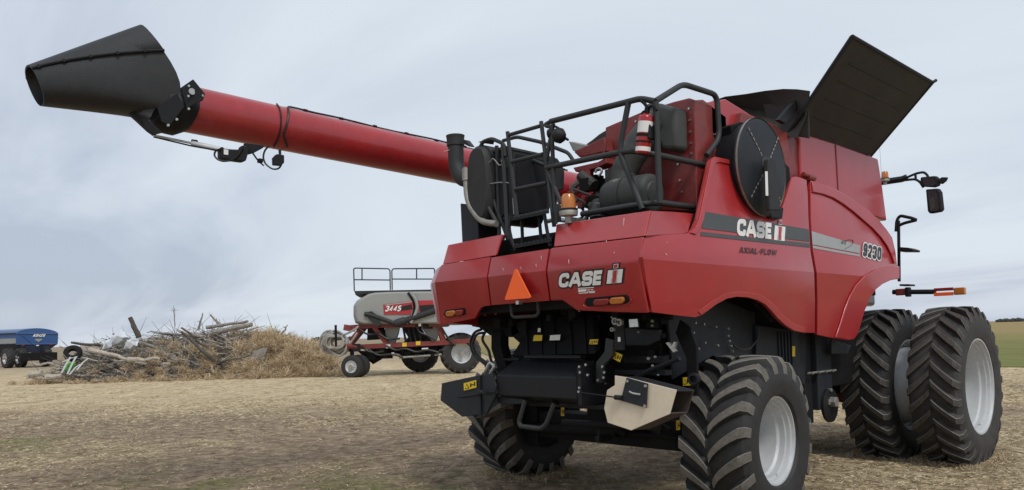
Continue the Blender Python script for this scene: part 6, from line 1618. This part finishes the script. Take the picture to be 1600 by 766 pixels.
xy, dd, cl = xy[keep], dd[keep], (cl+.8*cn)[keep]; n_ = len(xy)
zg = np.array([gheight(x, y) for x, y in xy])
az = rg_.uniform(0, 2*PI, n_); el = np.abs(rg_.normal(.10, .16, n_))
dr = np.stack([np.cos(az)*np.cos(el), np.sin(az)*np.cos(el), np.sin(el)], 1)
ln = rg_.uniform(.025, .095, n_); wd = rg_.uniform(.0012, .0024, n_)*(1+dd/12)
tone = np.clip(.34+.40*cl+rg_.normal(0, .2, n_), 0, .945)
gr_ = np.array([green_map(x, y) for x, y in xy]); tone[rg_.random(n_) < gr_*.9] = .985
blades('dry_grass', np.column_stack([xy, zg+.004]), dr, ln, wd, tone, blade_material('dry_grass', STRAWC), 'matted dry grass and straw over the yard in the foreground', 'grass')
# tufts pressed up against the tyres
tx, td = [], []
for cx_, cy_, hw_, hl_ in ((1.18, 0, .36, .34), (-1.76, .18, .36, .34), (1.65, 4.1, .33, .45), (.88, 4.1, .33, .45)):
    for k in range(2600):
        e_ = k % 4
        x_ = cx_+(rg_.uniform(-hw_, hw_) if e_ < 2 else (hw_+abs(rg_.normal(0, .06)))*(1 if e_ == 2 else -1))
        y_ = cy_+((hl_+abs(rg_.normal(0, .08)))*(1 if e_ == 0 else -1) if e_ < 2 else rg_.uniform(-hl_, hl_))
        tx.append((x_, y_, gheight(x_, y_)))
tb = np.array(tx); nt = len(tb)
az = rg_.uniform(0, 2*PI, nt); el = np.clip(rg_.normal(.5, .35, nt), 0, 1.4)
blades('dry_grass', tb, np.stack([np.cos(az)*np.cos(el), np.sin(az)*np.cos(el), np.sin(el)], 1), rg_.uniform(.03, .10, nt), rg_.uniform(.0015, .003, nt), np.clip(rg_.normal(.5, .22, nt), 0, .94), blade_material('trodden_grass', STRAWC), 'straw pushed up around the combine tyres', 'grass')
# pale flattened straw on the strip in front of the brush pile
n_ = 90000
xy, dd = wedge(n_, 15, 42, p=.9)
cl = np.array([.9*noise.noise(V((x*.3, y*.3, 2)))+.9*noise.noise(V((x*1.1, y*.8, 4))) for x, y in xy])
keep = cl+rg_.normal(0, .2, n_) > 0; xy, dd, cl = xy[keep], dd[keep], cl[keep]; n_ = len(xy)
zg = np.array([gheight(x, y) for x, y in xy])
az = rg_.uniform(0, 2*PI, n_); el = np.abs(rg_.normal(.1, .15, n_))
blades('dry_grass', np.column_stack([xy, zg+.004]), np.stack([np.cos(az)*np.cos(el), np.sin(az)*np.cos(el), np.sin(el)], 1), rg_.uniform(.05, .16, n_), rg_.uniform(.003, .007, n_), np.clip(.66+.2*cl+rg_.normal(0, .16, n_), 0, .94), blade_material('pale_straw', STRAWC), 'pale flattened straw on the strip in front of the brush pile', 'grass')
# weeds: tall tan growth around the pile
WEED = [(0, (.24, .165, .09)), (.35, (.46, .345, .21)), (.65, (.61, .48, .31)), (1, (.76, .65, .46))]
def weedz(px, w):
    t = (w+3.3)/7
    return max(0, topz(px)+.12)*max(0, math.sin(PI*min(1, max(0, t))))**.6
B_, D_, L_, T_ = [], [], [], []
def clump(px, w, z, r, n, tone):
    c = np.array(list(bp(px, w, z)))
    v = rg_.normal(0, 1, (n, 3)); v[:, 2] = np.abs(v[:, 2])*.9-.15; v /= np.linalg.norm(v, axis=1, keepdims=True)
    st_p = c+v*r*rg_.random((n, 1))*.55
    d = v+rg_.normal(0, .55, (n, 3))
    B_.append(st_p); D_.append(d); L_.append(r*rg_.uniform(.35, .8, n)); T_.append(np.clip(tone+rg_.normal(0, .17, n), 0, 1))
for k in range(420):
    z_ = k % 10
    px = rg_.normal(462, 32) if z_ < 5 else rg_.normal(385, 45) if z_ < 7 else rg_.normal(262, 26) if z_ < 8 else rg_.uniform(70, 430) if z_ < 9 else rg_.normal(440, 40)
    if not 60 < px < 518: continue
    w = rg_.uniform(-3.2, 1.0)
    if z_ == 9: w = rg_.uniform(-3.7, -2.7)
    zt = max(mound_z(px, w), weedz(px, w)*(1 if px > 400 else .85))
    z = zt*rg_.uniform(.6, 1.0)-.2
    clump(px, w, max(.0, z), rg_.uniform(.35, .75)*(1 if px > 330 else .75), 170, rg_.normal(.56, .1))
for k in range(110):
    px = rg_.uniform(40, 525); w = rg_.uniform(-4.0, -2.8)
    clump(px, w, 0, rg_.uniform(.2, .42), 90, rg_.normal(.5, .1))
base = np.concatenate(B_); dr = np.concatenate(D_); ln = np.concatenate(L_); tone = np.concatenate(T_); N = len(base)
base[:, 2] = np.maximum(base[:, 2], 0)
blades('dry_weeds', base, dr, ln, rg_.uniform(.004, .011, N), tone, blade_material('dry_weeds', WEED), 'tan dry weeds and tumbleweed grown through the brush pile', 'weeds')

# ================================================================== LIGHT, SKY, CAMERA
w = bpy.data.worlds.new('World'); scene.world = w; w.use_nodes = True
n, l = w.node_tree.nodes, w.node_tree.links
bg = n['Background']
sky = n.new('ShaderNodeTexSky'); sky.sky_type = 'NISHITA'; sky.sun_disc = False
SUN_EL, SUN_AZ = R(52), R(112)       # azimuth from +Y towards +X
sky.sun_elevation = SUN_EL; sky.sun_rotation = SUN_AZ
sky.air_density = 1.0; sky.dust_density = 2.0
tc = n.new('ShaderNodeTexCoord')
sx = n.new('ShaderNodeSeparateXYZ'); l.new(tc.outputs['Generated'], sx.inputs[0])
def mth(op, a, b=None, clamp=False):
    x = n.new('ShaderNodeMath'); x.operation = op; x.use_clamp = clamp
    for i, s in enumerate((a, b)):
        if s is None: continue
        if isinstance(s, (int, float)): x.inputs[i].default_value = s
        else: l.new(s, x.inputs[i])
    return x.outputs[0]
zc = mth('ADD', mth('MAXIMUM', sx.outputs['Z'], 0.), .16)
px_ = mth('DIVIDE', sx.outputs['X'], zc); py_ = mth('DIVIDE', sx.outputs['Y'], zc)
cb = n.new('ShaderNodeCombineXYZ'); l.new(px_, cb.inputs[0]); l.new(py_, cb.inputs[1])
mp = n.new('ShaderNodeMapping'); mp.inputs['Rotation'].default_value = (0, 0, .85); mp.inputs['Scale'].default_value = (.42, 1.0, 1); l.new(cb.outputs[0], mp.inputs['Vector'])
t1 = n.new('ShaderNodeTexNoise'); t1.inputs['Scale'].default_value = .75; t1.inputs['Detail'].default_value = 7; t1.inputs['Roughness'].default_value = .52; t1.inputs['Distortion'].default_value = .6
l.new(mp.outputs[0], t1.inputs['Vector'])
cr = n.new('ShaderNodeValToRGB'); e = cr.color_ramp.elements
e[0].position = .38; e[0].color = (.41, .463, .555, 1); e[1].position = .64; e[1].color = (.625, .685, .745, 1)
m_ = e.new(.5); m_.color = (.545, .598, .68, 1)
l.new(t1.outputs['Fac'], cr.inputs['Fac'])
SKY_STR = .1
sc_ = n.new('ShaderNodeVectorMath'); sc_.operation = 'SCALE'; sc_.inputs['Scale'].default_value = 1/SKY_STR; l.new(cr.outputs['Color'], sc_.inputs[0])
mx = n.new('ShaderNodeMixRGB'); mx.inputs['Fac'].default_value = .92
l.new(sky.outputs['Color'], mx.inputs['Color1']); l.new(sc_.outputs[0], mx.inputs['Color2'])
l.new(mx.outputs['Color'], bg.inputs['Color']); bg.inputs['Strength'].default_value = SKY_STR
sun = bpy.data.lights.new('sun', 'SUN'); sun.energy = 1.5; sun.angle = R(14); sun.color = (1, .965, .92)
so = link(bpy.data.objects.new('sun', sun)); so.location = (20, -10, 30)
dv_ = V((math.sin(SUN_AZ)*math.cos(SUN_EL), math.cos(SUN_AZ)*math.cos(SUN_EL), math.sin(SUN_EL)))
so.rotation_euler = (-dv_).to_track_quat('-Z', 'Y').to_euler()

cam = bpy.data.cameras.new('camera'); co_ = link(bpy.data.objects.new('camera', cam))
yaw, pit, rol = R(-46), R(2.92), R(-1.57)
fwd = V((math.sin(yaw)*math.cos(pit), math.cos(yaw)*math.cos(pit), math.sin(pit)))
rt = fwd.cross(V((0, 0, 1))).normalized(); upv = rt.cross(fwd)
r2 = rt*math.cos(rol)+upv*math.sin(rol); u2 = -rt*math.sin(rol)+upv*math.cos(rol)
mtx = Matrix((r2, u2, -fwd)).transposed().to_4x4(); mtx.translation = CAM
co_.matrix_world = mtx
cam.sensor_fit = 'HORIZONTAL'; cam.sensor_width = 36; cam.lens = 1221/1600*36
cam.shift_x = 0; cam.shift_y = (460-383)/1600
cam.clip_start = .05; cam.clip_end = 9000
scene.camera = co_
scene.view_settings.view_transform = 'Standard'
scene.view_settings.look = 'None'
scene.view_settings.exposure = .25; scene.view_settings.gamma = 1
scene.view_settings.use_curve_mapping = False

# every bolt, rivet, clip and band a piece of its own
def split_loose(o):
    bm_ = bmesh.new(); bm_.from_mesh(o.data)
    bm_.verts.ensure_lookup_table()
    seen, islands = set(), []
    for v in bm_.verts:
        if v.index in seen: continue
        stack, isl = [v], []
        seen.add(v.index)
        while stack:
            a_ = stack.pop(); isl.append(a_.index)
            for e_ in a_.link_edges:
                b_ = e_.other_vert(a_)
                if b_.index not in seen: seen.add(b_.index); stack.append(b_)
        islands.append(set(isl))
    if len(islands) > 1:
        base_name = o.name.split('.')[0]
        for k, isl in enumerate(islands):
            b2 = bm_.copy()
            bmesh.ops.delete(b2, geom=[v for v in b2.verts if v.index not in isl], context='VERTS')
            me_ = bpy.data.meshes.new(base_name); b2.to_mesh(me_); b2.free()
            for m_ in o.data.materials: me_.materials.append(m_)
            if k == 0: o.data = me_
            else:
                c_ = o.copy(); c_.data = me_; COL.objects.link(c_)
    bm_.free()
for o_ in list(COL.objects):
    if o_.parent is not None and o_.name.split('.')[0] in ('bolts', 'rivets', 'weld_band', 'pivot_bolt', 'hinge', 'lid_bolts', 'cable_clips', 'spreader_blade', 'hydraulic_coupler', 'label_plate', 'hose_clamp', 'frame_brace', 'panel_ribs', 'cover_ribs'):
        split_loose(o_)
for o_ in COL.objects:
    n_ = o_.name.split('.')[0]
    if n_ in ('bolts', 'rivets', 'lid_bolts', 'cable_clips', 'panel_ribs', 'cover_ribs'): o_.name = n_.rstrip('s')
